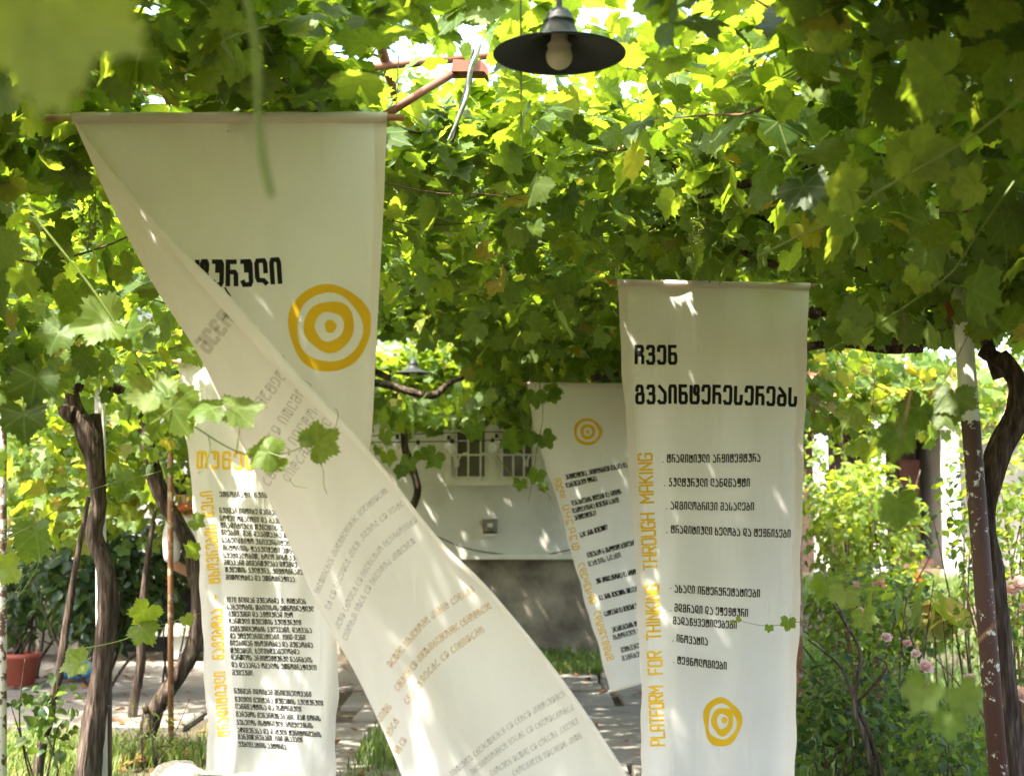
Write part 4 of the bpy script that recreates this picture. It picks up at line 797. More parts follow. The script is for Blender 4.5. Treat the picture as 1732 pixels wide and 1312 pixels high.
M_GRAPE = mottled('young_green_grapes', [(.3, (.17, .24, .05)), (.7, (.30, .34, .09))], 12, .4, 0)

def hero(par, px, py, Y, wpx, ang, tilt=(0, 0), tint=.5, under=False, mat=None, tmpl=None, name='leaf', stem=None):
    """one big leaf seen at a known spot: ang = direction of its tip in the picture (0 right, 90 down)"""
    a = R(ang); tip = np.array([math.cos(a), rng.normal(0, .25), -math.sin(a)]); nr = np.array([tilt[0], -1, tilt[1]]) * (-1 if under else 1)
    p = P(px, py, Y); s = wpx / 1.7 * Y / F
    if stem is not None:
        q = P(stem[0], stem[1], Y); m = (p + q) / 2 + (0, 0, .12 * np.linalg.norm(p - q)); MB().tube([q, m, p], .0016, 5, sub=4).build('petiole', M_SHOOT, par, True)
    tm = tmpl or VINE_HI; return leaves(name, p, nr, tip, s, tint, mat or M_VINE, par, [tm[rng.integers(len(tm))]])
def shoot(par, pts, Y, r0, r1, mat=None): return MB().tube(pxpath(pts, Y), np.linspace(r0, r1, len(pts)), 7, sub=6).build('shoot', mat or M_SHOOT, par, True)
def tendril(par, pts, Y, r=.0011): return MB().tube(pxpath(pts, Y), r, 5, sub=6).build('tendril', M_SHOOT, par, True)
def spray(par, pts, Y, n, wpx, base=.55):
    """small leaves along a thin hanging shoot"""
    q = catmull(np.array([(p[0], p[1]) for p in pts], float), 10)
    for k in range(n):
        c = q[int((k + .5) / n * (len(q) - 1))]; hero(par, c[0] + rng.normal(0, wpx * .35), c[1] + rng.normal(0, wpx * .2), Y + rng.normal(0, .03), wpx * rng.uniform(.7, 1.2), rng.uniform(20, 160), rng.normal(0, .6, 2), np.clip(rng.normal(base, .15), 0, .94), rng.random() < .5)
VG = 'grapevines trained over the pergola'
def vine(label, px, py, Y): return thing('grapevine', label, 'grapevine', foot(P(px, py, Y), 0), VG)
def trunk(par, pts, Y, r, jit=.12, name='trunk', sub=6): 
    pp = pxpath(pts, Y); rr = np.array(r, float); return MB().tube(pp, rr, 14, jit, sub).build(name, M_BARK, par, True)

# left front vine
v1 = vine('old dark grapevine with a thick gnarled trunk beside the white pipe post', 150, 1312, 7.3)
trunk(v1, [(122, 560), (122, 650), (125, 690), (150, 735), (160, 780), (168, 850), (160, 905), (178, 960), (182, 1040), (172, 1130), (158, 1230), (146, 1340), (142, 1378)], 7.3, [.036, .038, .041, .056, .050, .043, .044, .045, .049, .053, .06, .07, .084])
trunk(v1, [(126, 700), (113, 696), (108, 686)], 7.28, [.05, .045, .03], .1, 'burl')
trunk(v1, [(124, 660), (150, 600), (230, 560), (330, 520), (470, 500)], 7.3, [.045, .04, .034, .03, .02], .1, 'limb')
trunk(v1, [(120, 640), (60, 600), (-40, 560), (-160, 540)], 7.3, [.04, .036, .03, .022], .1, 'limb')
trunk(v1, [(160, 700), (165, 760), (162, 900)], 7.36, [.03, .03, .032], .1, 'second_stem')
trunk(v1, [(118, 625), (205, 660), (270, 690), (300, 690)], 7.6, [.03, .027, .02, .015], .1, 'limb')
leaves('foliage', *cat(canopy(-2.8, -.65, 2.3, 8.5, 3600, -.7), canopy(-2.4, -.65, 2.4, 4.6, 1500, -1.2, .08, .12), curtain(600, (-2.6, 6.0, 2.35), (.7, 1.4, .35), (.4, -.8, .3), base=.35)), M_VINE, v1); canes(v1, -2.6, -.7, 3.2, 8.5, 26)
# curved left vine
v2 = vine('slender grapevine whose trunk bows outward low down, near the rusty orange post', 245, 1250, 9.1)
trunk(v2, [(262, 640), (232, 700), (243, 730), (255, 780), (274, 842), (306, 894), (329, 950), (338, 1020), (333, 1075), (318, 1115), (290, 1160), (262, 1205), (246, 1250), (243, 1262)], 9.1, [.03, .045, .05, .052, .05, .05, .052, .052, .055, .056, .056, .058, .062, .07])
trunk(v2, [(250, 1198), (243, 1201)], 9.02, [.03, .026], .05, 'pruned_stub')
trunk(v2, [(262, 650), (330, 610), (420, 590), (520, 585), (660, 640)], 9.3, [.03, .028, .026, .024, .02], .1, 'limb')
leaves('foliage', *canopy(-2.7, -.65, 8.5, 14.5, 4700, -1.3, .2), M_VINE, v2); canes(v2, -2.5, -.7, 8.5, 13.6, 14)
# young stems
v7 = vine('thin leaning grapevine stem in the bottom corner by the flaked white pole', 62, 1315, 7.75)
trunk(v7, [(150, 840), (128, 960), (106, 1100), (98, 1150), (84, 1210), (70, 1262), (60, 1330), (58, 1335)], 7.75, [.012, .017, .024, .027, .027, .028, .03, .032])
leaves('foliage', *cat(curtain(420, P(60, 800, 8.2), (.75, .5, .5), (.2, -.7, .5), .068, .64), curtain(60, P(75, 1200, 7.6), (.25, .2, .3), (0, -.8, .3), .04, .2)), M_VINE, v7)
v8 = vine('short young grapevine stem standing between the big trunk and the bowed one', 224, 1217, 10.0)
trunk(v8, [(262, 860), (248, 960), (240, 1050), (237, 1120), (228, 1175), (224, 1222)], 10., [.012, .02, .03, .034, .034, .036])
leaves('foliage', *cat(curtain(700, P(215, 790, 10.4), (.95, .7, .65), (-.2, -.6, .6), .072, .66), curtain(260, P(70, 720, 10.8), (.9, .6, .5), (-.2, -.6, .6), .072, .66)), M_VINE, v8)
# right vine
v3 = vine('grapevine with a smooth grey-brown trunk twining past the flaking brown post', 1715, 1585, 5.0)
trunk(v3, [(1690, 600), (1722, 650), (1718, 705), (1692, 760), (1672, 830), (1666, 890), (1676, 960), (1688, 1050), (1696, 1140), (1708, 1240), (1716, 1330), (1722, 1450), (1724, 1590)], 5.0, [.03, .036, .042, .042, .039, .038, .044, .045, .046, .048, .053, .058, .066], .09)
trunk(v3, [(1736, 670), (1700, 620), (1660, 592)], 5.05, [.034, .03, .024], .08, 'limb')
trunk(v3, [(1790, 478), (1700, 497), (1640, 518), (1590, 552), (1540, 575), (1480, 560), (1440, 548), (1405, 535), (1370, 528)], 6.6, [.036, .038, .041, .043, .041, .043, .041, .034, .03], .1, 'limb')
trunk(v3, [(1560, 590), (1500, 588), (1420, 580), (1360, 588), (1300, 600)], 6.65, [.02, .028, .022, .02, .014], .1, 'limb')
trunk(v3, [(1080, 250), (1130, 280), (1200, 318), (1290, 362), (1400, 420)], 5.3, [.012, .018, .02, .022, .014], .06, 'limb')
trunk(v3, [(1240, 420), (1330, 452), (1420, 440), (1540, 470), (1660, 452), (1760, 470)], 5.4, [.01, .016, .018, .02, .02, .018], .08, 'limb')
trunk(v3, [(1180, 330), (1300, 300), (1420, 250), (1500, 150), (1480, 40)], 4.9, [.016, .016, .014, .012, .01], .07, 'limb')
trunk(v3, [(1640, 520), (1662, 560), (1690, 640)], 5.3, [.02, .022, .024], .08, 'limb')
leaves('foliage', *cat(canopy(.65, 2.55, 2.3, 6.5, 4300, -1.0, .42, .17), canopy(.65, 2.1, 6.5, 8.5, 1300, -1.0, .3), curtain(950, P(1500, 672, 9.2), (.75, .8, .36), (.1, -.7, .6), .066, .66), curtain(330, (1.9, 4.9, 2.5), (.5, .9, .24), (-.3, -.8, .3), base=.3)), M_VINE, v3); canes(v3, .7, 2.2, 3.2, 8.5, 26); canes(v3, .7, 2.4, 3.4, 7, 30, .0035)
# wall vine and the one behind the right banner
v4 = vine('grapevine with a thin dark twisted stem hanging before the white house wall', 690, 1110, 13.2)
trunk(v4, [(668, 640), (682, 700), (684, 752), (690, 772), (700, 800), (706, 825), (702, 845), (690, 872), (668, 930), (650, 1020), (640, 1125)], 13.2, [.03, .033, .034, .036, .036, .034, .034, .036, .04, .045, .055], .1)
leaves('foliage', *cat(canopy(-.65, .65, 8.5, 14.5, 4000, -1.3, .32), canopy(-1.6, 1.2, 8.5, 14.6, 2600, -1.4, .03, .1), curtain(520, (-.55, 12.4, 2.42), (.75, .8, .2), (0, -.9, .3), .066, .4), curtain(260, (.45, 11.5, 2.5), (.6, .6, .2), (0, -.9, .3), .066, .3)), M_VINE, v4); canes(v4, -.7, .7, 8.5, 13.6, 10)
trunk(v4, [(600, 640), (650, 650), (700, 664), (735, 668), (760, 648), (790, 636)], 11.5, [.03, .032, .03, .03, .024, .018], .08, 'limb')
v5 = vine('grapevine behind the right-hand banner, its limb showing above the far banner', 1260, 1235, 9.6)
trunk(v5, [(1000, 640), (1060, 630), (1150, 640), (1230, 720), (1262, 900), (1258, 1080), (1262, 1245)], 9.6, [.02, .03, .035, .04, .044, .048, .06], .08)
leaves('foliage', *cat(canopy(.65, 2.1, 8.5, 14.5, 4300, -1.0, .36), curtain(420, (1.1, 9.6, 2.45), (.6, .9, .26), (0, -.9, .3), .066, .25)), M_VINE, v5); canes(v5, .7, 2.0, 8.5, 13.6, 10)
# the vine overhead in the middle, rooted beside the photographer
v6 = thing('grapevine', 'thin bright canopy of vine leaves high over the middle of the path', 'grapevine', (1.75, .9, 0), VG)
MB().tube([(1.75, .9, -.05), (1.7, .95, .9), (1.78, .9, 1.7), (1.6, 1.1, 2.5), (1.0, 1.8, 2.9), (.3, 2.8, 2.97)], [.05, .045, .04, .036, .03, .02], 12, .08, 5).build('trunk', M_BARK, v6, True)
leaves('foliage', *cat(canopy(-.7, .7, 2.6, 8.5, 1700, -.5, .2, .13), canopy(-.6, .95, 5.0, 8.5, 1500, -1.3, .06, .12), canopy(-2.8, 2.5, -1.5, 2.4, 7000, -1.3), canopy(.1, 2.2, 1.7, 3.3, 1100, -1.4, .04, .1), canopy(-1.0, .1, 3.7, 5.4, 300, -2, .05, .1)), M_VINE, v6); canes(v6, -.7, .7, 3.4, 8.5, 16)  # leaves above the frame and behind the camera are added for shade

# shoots that hang free in front of the banners
hero(v1, 62, -25, .85, 385, 82, (.25, -.35), .85, True); shoot(v1, [(20, -260), (50, -120), (62, -30)], .86, .002, .0015)
tendril(v6, [(400, -60), (418, 0), (430, 60), (437, 120), (437, 200), (447, 280), (459, 332)], 1.2, .0034)
Y1 = 3.3; shoot(v1, [(40, 330), (70, 380), (150, 480), (210, 570), (285, 682), (350, 735), (412, 767), (470, 768), (520, 752), (568, 722)], Y1, .003, .0012)
for a in [(182, 545, 110, 165, (.2, .5), .72), (212, 560, 80, 60, (-.5, .7), .5), (262, 668, 95, 205, (.1, .6), .78), (290, 690, 120, -55, (.3, .5), .68), (358, 690, 80, 170, (-.1, 1.2), .62), (398, 690, 85, 10, (.3, .9), .6), (455, 765, 75, 200, (0, .5), .7), (470, 780, 40, 120, (.2, .3), .7), (535, 752, 78, -35, (.1, .2), .7), (520, 745, 30, 190, (0, .3), .8), (100, 560, 75, 110, (0, .3), .5), (60, 640, 90, 100, (.3, .1), .15), (40, 700, 90, 80, (.2, .2), .1)]:  # several tints raised so these leaves look sunlit
    hero(v1, a[0], a[1], Y1 + rng.normal(0, .02), a[2], a[3], a[4], a[5], rng.random() < .3)
tendril(v1, [(352, 735), (355, 760), (345, 790), (335, 800)], Y1); tendril(v1, [(408, 700), (404, 735), (400, 768)], Y1, .0014); tendril(v1, [(523, 752), (545, 790), (548, 820), (553, 835)], Y1, .0008); tendril(v1, [(568, 722), (572, 700), (566, 690)], Y1, .0008); tendril(v1, [(470, 775), (490, 810), (500, 822), (520, 824)], Y1, .0008)
tendril(v1, [(165, 612), (175, 595), (195, 605), (192, 580), (188, 560)], Y1); tendril(v1, [(285, 690), (288, 720), (286, 745), (268, 730), (268, 705)], Y1, .0014)
Y2 = 2.75; shoot(v3, [(1790, 95, 2.6), (1732, 160, 2.62), (1670, 212, 2.66), (1590, 265, 2.7), (1490, 322, 2.75), (1430, 365, 2.8), (1350, 400, 2.85), (1280, 435, 2.9)], Y2, .0036, .0014)
for a in [(1592, 128, 165, 172, (.3, -.55), .55, (1668, 212)), (1700, 132, 90, 185, (.3, -.5), .5, (1700, 190)), (1548, 262, 125, 35, (.2, -.3), .72, (1540, 295)), (1542, 262, 95, 150, (-.2, -.3), .72, None), (1650, 312, 85, 165, (.3, -.3), .72, (1590, 265)), (1436, 320, 95, 190, (.2, -.4), .72, (1445, 355)), (1428, 372, 62, 185, (0, -.2), .5, None), (1730, 215, 80, 160, (.2, .1), .6, None), (1680, 5, 120, 150, (.1, .2), .66, None), (1640, 40, 70, 70, (.2, .3), .62, None), (1745, 120, 90, 120, (.2, -.2), .72, None), (1395, 360, 45, 130, (.3, .1), .6, None)]:  # higher tints put a lit look into these shaded leaves
    hero(v3, a[0], a[1], Y2 + rng.normal(0, .03), a[2], a[3], a[4], a[5], True, stem=a[6])
tendril(v3, [(1590, 265), (1530, 300), (1522, 330), (1530, 355), (1538, 372)], Y2); tendril(v3, [(1432, 365), (1450, 400), (1440, 430), (1455, 442)], Y2); tendril(v3, [(1350, 400), (1345, 380), (1330, 372)], Y2)
Y3 = 3.2; shoot(v3, [(1770, 230), (1710, 315), (1650, 400), (1610, 460), (1540, 512), (1470, 556), (1400, 592)], Y3, .0034, .0014)
for a in [(1552, 470, 62, 110, (.1, .1), .72), (1640, 388, 40, 100, (.6, 0), .7), (1622, 415, 34, 60, (.8, 0), .66), (1498, 545, 45, 110, (.3, .2), .5), (1440, 560, 55, 120, (.2, .1), .35)]: hero(v3, a[0], a[1], Y3, a[2], a[3], a[4], a[5], True)
tendril(v3, [(1690, 340), (1700, 400), (1702, 470), (1690, 500)], Y3, .0008)
Y4 = 5.6; shoot(v3, [(1470, 990), (1430, 1022), (1390, 1045), (1345, 1052), (1300, 1058), (1262, 1052), (1245, 1045)], Y4, .002, .0008)
for a in [(1334, 1050, 30, 100, (.1, .1), .6), (1301, 1060, 17, 95, (0, 0), .66), (1250, 1046, 12, 150, (0, 0), .85), (1238, 1050, 9, 80, (0, 0), .85)]: hero(v3, a[0], a[1], Y4, a[2], a[3], a[4], a[5])
for a in [(1520, 735, 2.5, 80, 95, .3), (1555, 690, 3.4, 75, 130, .25), (1615, 668, 3.4, 80, 80, .2), (1600, 700, 3.4, 60, 120, .3), (1515, 850, 2.3, 85, 85, .35), (1470, 755, 4.2, 55, 100, .7), (1440, 700, 4.4, 60, 70, .72), (1560, 1165, 2.1, 76, 120, .45), (1625, 1170, 2.1, 76, 60, .45), (1605, 1215, 2.1, 66, 100, .45), (1430, 1000, 4.0, 60, 100, .66), (1460, 1040, 4.0, 50, 80, .68), (1395, 985, 4.2, 55, 110, .55)]:
    hero(v3, a[0], a[1], a[2], a[3], a[4], rng.normal(0, .25, 2), a[5], rng.random() < .5)
for pts, Y in [([(1530, 520), (1525, 640), (1520, 735)], 2.5), ([(1640, 560), (1600, 640), (1560, 690)], 3.4), ([(1540, 640), (1530, 760), (1516, 850)], 2.3), ([(1440, 560), (1470, 640), (1470, 755)], 4.2), ([(1690, 1050), (1620, 1110), (1560, 1165)], 2.1), ([(1380, 900), (1420, 960), (1432, 1000)], 4.0)]: shoot(v3, [(a_ + 9 * math.sin(i_ * 2.1 + a_), b_) for i_, (a_, b_) in enumerate(pts)], Y, .0011, .0008, M_CANE)
for (x_, y_, Y_) in [(1262, 20, 4.6), (1300, 60, 4.6), (1318, 100, 4.55), (1345, 85, 4.7), (1270, 95, 4.7), (1600, 520, 4.6), (1622, 525, 4.7), (1470, 390, 5.0), (1676, 545, 4.8), (1360, 395, 5.2)]:
    hero(v3, x_, y_, Y_, 46, 92, (1.4, .2), rng.random(), mat=M_DRY, name='dry_leaf')
for a in [(1232, 935, 60, 80), (1248, 960, 50, 40), (1222, 1090, 66, 100), (1290, 1165, 70, 110), (1315, 1190, 60, 60), (1262, 1285, 70, 90), (1200, 1120, 50, 130)]: hero(v5, a[0], a[1], 6.56, a[2], a[3], rng.normal(0, .2, 2), .3)
shoot(v5, [(1300, 820), (1262, 880), (1232, 935), (1240, 1010), (1222, 1090), (1262, 1140), (1290, 1165), (1275, 1230), (1262, 1285)], 6.57, .002, .001)
v5s = [(908, 610), (914, 660), (918, 705), (908, 760), (902, 805), (893, 850)]; shoot(v5, v5s, 9.3, .004, .002); shoot(v5, [(840, 770), (862, 800), (880, 815), (915, 822), (932, 845)], 9.3, .003, .002)
for a in [(905, 668, 40, 90, .5), (930, 662, 40, 0, .45), (895, 735, 42, 130, .3), (870, 742, 50, 160, .42), (920, 740, 40, 60, .3), (908, 800, 36, 110, .5), (880, 815, 28, 100, .5), (918, 822, 22, 90, .6), (935, 668, 30, 20, .4), (650, 735, 45, 90, .7), (690, 780, 40, 90, .5), (680, 795, 30, 110, .2), (655, 770, 35, 80, .7), (735, 770, 45, 120, .5), (712, 765, 30, 60, .4), (800, 725, 45, 110, .5)]:
    hero(v5, a[0], a[1], 9.3, a[2], a[3], rng.normal(0, .4, 2), a[4])
shoot(v8, [(120, 1100), (200, 1084), (262, 1060), (340, 1036)], 6.2, .0025, .001); shoot(v8, [(-20, 925), (60, 885), (150, 830), (260, 800), (310, 780)], 6.0, .0025, .001)
for a in [(248, 1030, 62, 120, .72), (240, 1062, 58, 40, .66), (315, 1045, 26, 60, .82), (60, 900, 85, 80, .35), (135, 1120, 60, 160, .7), (20, 960, 60, 170, .8), (330, 880, 34, 30, .6), (330, 930, 40, 200, .66)]: hero(v8, a[0], a[1], 6.1, a[2], a[3], rng.normal(0, .35, 2), a[4])
tendril(v8, [(0, 1030), (35, 990), (30, 1010), (60, 965), (70, 940)], 6.1, .0016); tendril(v8, [(262, 1060), (300, 1070), (312, 1080), (322, 1060)], 6.1)
for (x_, y_, Y_, s) in [(160, 350, 4.2, 1.2), (150, 378, 4.3, 1.0), (140, 340, 4.25, .8)]: bunch(v1, x_, y_, Y_, s)
for (x_, y_, Y_, s) in [(1180, 372, 4.8, 1.1), (1310, 90, 4.2, 1.1), (1345, 215, 4.6, 1.2), (1362, 225, 4.7, 1.2), (1035, 425, 6.5, 1.3), (1060, 355, 5.5, 1.1), (1175, 395, 5.0, 1)]: bunch(v3, x_, y_, Y_, s)

# ------------------------------------------------------------------ shrubs, roses, trees
def blob_leaves(n, c, r, size, base=.5, sp=.25, up=.5, gap=-.3, s=.3):
    q = unit(rng.normal(size=(n, 3))) * rng.random(n)[:, None] ** .4; out = q.copy(); q = q * np.array(r) + np.array(c)
    k = fnoise(q, s) > gap; q, out = q[k], out[k]; q = q[:]; k = q[:, 2] > .03; q, out = q[k], out[k]; n = len(q)
    nr = out * .7 + np.array([0, 0, up]) + rng.normal(0, .5, (n, 3)); tip = out + rng.normal(0, .6, (n, 3)) + (0, 0, -.3)
    return q, nr, tip, size * rng.uniform(.6, 1.25, n), np.clip(rng.normal(base, sp, n), 0, 1)
def stems(par, base, c, r, n, rad, mat, name='stem'):
    for _ in range(n):
        e = np.array(c) + rng.normal(0, .45, 3) * np.array(r); b0 = np.array(base) + (*rng.normal(0, .04, 2), 0); m = b0 * .5 + e * .5 + rng.normal(0, .06, 3)
        MB().tube([b0, m, e], [rad, rad * .75, rad * .35], 7, .06, 5).build(name, mat, par, True)
def blossom(par, c, r, tint):
    pos, nr, tip = [], [], []
    for ring, (k, lift, rr) in enumerate(((7, .25, 1.0), (6, .8, .75), (4, 1.6, .5))):
        for j in range(k):
            a = 6.283 * j / k + ring * .5; d = np.array([math.cos(a), math.sin(a), lift]); pos.append(c + d * r * .12); tip.append(d); nr.append(np.array([-math.cos(a) * lift, -math.sin(a) * lift, 1.]) )
    tilt = Matrix.Rotation(R(55), 3, 'X'); M = np.array(tilt)
    return leaves('blossom', np.array(pos), (M @ np.array(nr).T).T, (M @ np.array(tip).T).T, r * .88 * rng.uniform(.85, 1.1, len(pos)), tint, M_PETAL, par, [ovate_template(.42, 1, -.35)])
def rose(label, px, py, Y, h, w_, n, flowers, base=.45):
    b0 = foot(P(px, py, Y), 0); t = thing('rose_bush', label, 'rose bush', b0, 'rose bushes in the rough grass'); c = b0 + (0, 0, h * .58)
    stems(t, b0, c, (w_, w_, h * .45), 9, .011, M_CANE, 'stem'); leaves('foliage', *blob_leaves(n, c, (w_, w_, h * .46), .045, base, .25, .6, -.1, .22), M_SHRUB, t, OVATE)
    for fx, fy, fr, ft in flowers: p = P(fx, fy, Y - .15); MB().tube([c, (p + c) / 2 + (0, 0, .03), p], .003, 5, sub=4).build('flower_stalk', M_SHOOT, t, True); blossom(t, p, fr, ft)
rose('rose bush with a coral pink bloom and a white one at half height', 1450, 1180, 9.2, 1.25, .5, 1500, [(1485, 993, 0.058, .0), (1455, 1040, 0.058, .62), (1447, 992, 0.039, .1)], .55)
rose('dense dark low rose bush with bare forked stems in front', 1440, 1300, 7.3, .9, .40, 1100, [(1498, 1080, 0.039, .6), (1534, 1089, 0.029, .2)], .25)
rose('low rose bush with pale peach blooms beside the flaking post', 1560, 1290, 7.6, .5, .34, 700, [(1565, 1131, 0.055, .5), (1548, 1107, 0.034, .62), (1640, 1150, 0.046, .5)], .3)
rose('rose bush with pale pink blooms behind the twining trunk at the frame edge', 1740, 1180, 8.0, 1.5, .42, 1300, [(1722, 992, 0.072, .55), (1708, 1000, 0.065, .62), (1728, 1178, 0.072, .55), (1735, 1030, 0.052, .5)], .5)
rose('far rose bush with one orange bloom below the porch', 1550, 1085, 14.5, .95, .5, 700, [(1552, 980, 0.078, 1.0)], .5)
def shrub(name, label, catg, base, c, r, n, size, mat, tm, ns=6, rad=.014, bt=.5, gap=-.25, s=.3, group=None):
    t = thing(name, label, catg, foot(base, 0 if len(base) < 4 else base[3]), group); stems(t, WL[t.name], c, r, ns, rad, M_BARK); leaves('foliage', *blob_leaves(n, c, r, size, bt, .25, .5, gap, s), mat, t, tm); return t
c = P(1468, 900, 11.5); shrub('shrub', 'bright green leafy shrub in front of the white porch columns', 'shrub', c, c, (.48, .6, .62), 1500, .085, M_SHRUB, OVATE, 7, .014, .75, -.2)
c = P(1490, 1040, 10.3); shrub('shrub', 'mid-green leafy bush among the roses, below the porch', 'shrub', c, c, (.62, .5, .36), 1500, .075, M_SHRUB, OVATE, 8, .01, .5, -.3)
c = P(1410, 830, 12.5); shrub('shrub', 'tall green shrub against the dark boards, just right of the banner edge', 'shrub', c, c, (.55, .6, .8), 1500, .085, M_SHRUB, OVATE, 7, .016, .6, -.2)
c = P(1640, 905, 9.5); shrub('sapling', 'thin sapling with sparse grey-green oval leaves beside the flaking post', 'sapling', c, c, (.28, .3, .55), 130, .075, M_SHRUB, OVATE, 3, .009, .2, -.6)
c = P(1715, 850, 8.5); shrub('shrub', 'loose green shrub with thin upright stems behind the twining trunk', 'shrub', c, c, (.45, .5, .7), 700, .07, M_SHRUB, OVATE, 10, .008, .7, -.3)
c = P(1590, 1035, 8.6); t = shrub('shrub', 'small yellowing plant with a few large ochre leaves by the bank', 'shrub', c, c, (.18, .2, .1), 26, .09, leaf_mat('yellowing_leaf', [(0, (.10, .14, .03)), (1, (.34, .26, .06))], [(0, (.3, .4, .05)), (1, (.6, .45, .08))], .4), VINE_MID, 4, .006, .6, -2)
c = P(1530, 1000, 8.2); shrub('arching_plant', 'plant with long drooping strap leaves in the middle of the roses', 'plant', c, c, (.22, .22, .12), 18, .19, M_SHRUB, LANCE, 4, .008, .8, -2)
c = P(1400, 1245, 7.0); shrub('shrub', 'low dark undergrowth bush at the foot of the right-hand banner', 'shrub', c, c, (.42, .4, .3), 900, .05, M_SHRUB, OVATE, 8, .009, .2, -.2, .2)
c = P(1600, 1262, 6.7); shrub('shrub', 'low dark leafy bush at the bottom edge beside the brown post', 'shrub', c, c, (.42, .4, .16), 500, .05, M_SHRUB, OVATE, 8, .009, .4, -.2, .2)
# forked twig in front of the roses
tw_ = thing('bare_twig_plant', 'dark forked bare stem standing in the undergrowth right of the banner', 'plant', foot(P(1475, 1312, 6.6), 0))
MB().tube(pxpath([(1486, 1340), (1462, 1245), (1445, 1195), (1455, 1120), (1450, 1090), (1430, 1055), (1408, 1020)], 6.6), [.013, .012, .011, .01, .008, .006, .004], 8, .06, 5).build('stem', M_BARK, tw_, True)
MB().tube(pxpath([(1500, 1340), (1470, 1240), (1446, 1192), (1432, 1150), (1415, 1120), (1365, 1080)], 6.62), [.012, .011, .009, .008, .006, .004], 8, .06, 5).build('stem', M_BARK, tw_, True)
MB().tube(pxpath([(1446, 1192), (1500, 1130), (1480, 1110)], 6.61), [.008, .006, .003], 8, .06, 5).build('twig', M_BARK, tw_, True)
# left: potted shrub, dark bushes, weeds
M_POT = mottled('red_plastic_pot', [(.3, (.30, .075, .045)), (.7, (.40, .12, .075))], 5, .6, .1)
pc = foot(P(32, 1164, 11.6), .04); t = thing('potted_plant', 'dark glossy shrub growing in a red pot on the grey yard', 'potted plant', pc)
MB().lathe([(0, .0), (.125, 0), (.165, .22), (.175, .222), (.178, .26), (.16, .262), (.155, .23), (0, .225)], pc + (0, 0, .03), 28).build('pot', M_POT, t, True)
MB().lathe([(0, 0), (.17, 0), (.185, .03), (.17, .03), (.12, .012), (0, .012)], pc, 28).build('saucer', mottled('brown_saucer', [(.3, (.12, .07, .05)), (.7, (.18, .11, .08))], 5, .6, .1), t, True)
c = pc + (.15, 0, .82); stems(t, pc + (0, 0, .25), c, (.35, .35, .35), 7, .012, M_BARK); leaves('foliage', *blob_leaves(850, c, (.5, .45, .52), .11, .4, .3, .3, -.35), M_DARKLEAF, t, OVATE)
c = P(180, 985, 11.0); shrub('shrub', 'dark drooping glossy shrub beside the thick gnarled trunk', 'shrub', c, c, (.62, .5, .52), 1300, .115, M_DARKLEAF, OVATE, 8, .014, .4, -.3)
c = P(60, 900, 12.2); shrub('shrub', 'green bush behind the red pot, lit along its top', 'shrub', c, c, (.9, .5, .5), 1500, .085, M_SHRUB, OVATE, 8, .014, .55, -.3)
c = P(290, 930, 11.3); shrub('shrub', 'small dark sapling shrub in front of the grey cellar wall', 'shrub', c, c, (.32, .3, .34), 260, .085, M_DARKLEAF, OVATE, 5, .01, .7, -.5)
c = P(262, 1235, 8.4); shrub('shrub', 'thin weedy twigs at the foot of the bowed trunk', 'shrub', c, c, (.3, .25, .22), 160, .04, M_SHRUB, LANCE, 14, .005, .5, -.8)
c = P(75, 1215, 7.5); shrub('sapling', 'small sapling with dark oval leaves at the bottom left by the leaning stem', 'sapling', c, c, (.2, .2, .22), 46, .075, M_DARKLEAF, OVATE, 4, .006, .6, -2)
# trees beyond
def tree(label, x, y, h, r, n, size, base, mat=M_SHRUB):
    t = thing('tree', label, 'tree', (x, y, 0), 'trees around the garden'); b0 = np.array([x, y, 0.])
    top = b0 + (.2, 0, h * .6); MB().tube([b0 - (0, 0, .1), b0 + (.08, 0, h * .25), b0 + (-.05, .05, h * .45), top], [.16, .13, .1, .05], 12, .06, 5).build('trunk', M_BARK, t, True)
    for _ in range(7):
        e = b0 + (0, 0, h * .68) + rng.normal(0, .5, 3) * (r, r, h * .2); m = b0 + (0, 0, h * rng.uniform(.3, .5)); MB().tube([m, (m + e) / 2 + (0, 0, .15), e], [.06, .04, .015], 8, .05, 4).build('limb', M_BARK, t, True)
    parts = [blob_leaves(n // 7, b0 + (0, 0, h * .68) + rng.normal(0, .5, 3) * (r, r, h * .22), (r * .6, r * .6, h * .24), size, base, .25, .5, -.45, .5) for _ in range(7)]
    leaves('crown', *cat(*parts), mat, t, OVATE); return t
tree('broad tree with bright leaves behind the left vines, nearest the yard', -5.4, 13.2, 3.9, 1.3, 3600, .13, .8)
tree('green tree farther left behind the pot, against the house', -8.2, 14.0, 4.2, 1.7, 3200, .15, .7)
tree('tall tree rising behind the white house', -3.0, 25.0, 9.5, 3.4, 4000, .3, .5)
tree('sunlit tree rising right of the white house roof, behind the porch', 5.8, 29.0, 8.5, 3.4, 4200, .3, .75)
tree('sunlit tree at the far right beyond the garden house', 13.5, 29.0, 8.0, 3.4, 4000, .3, .7)
tree('small tree at the right edge behind the twining trunk', 7.3, 18.0, 4.6, 1.2, 2600, .13, .65)

tree('unseen leafy tree added past the far left end of the yard for shade', -7.9, 12.0, 4.6, 1.4, 3600, .16, .5)  # out of view, added for more shade on the yard
tree('unseen tree added at the far left to shade the yard', -6.2, 10.1, 5.4, 1.6, 5200, .18, .5)  # stands outside the frame, put in to shade the bright paving
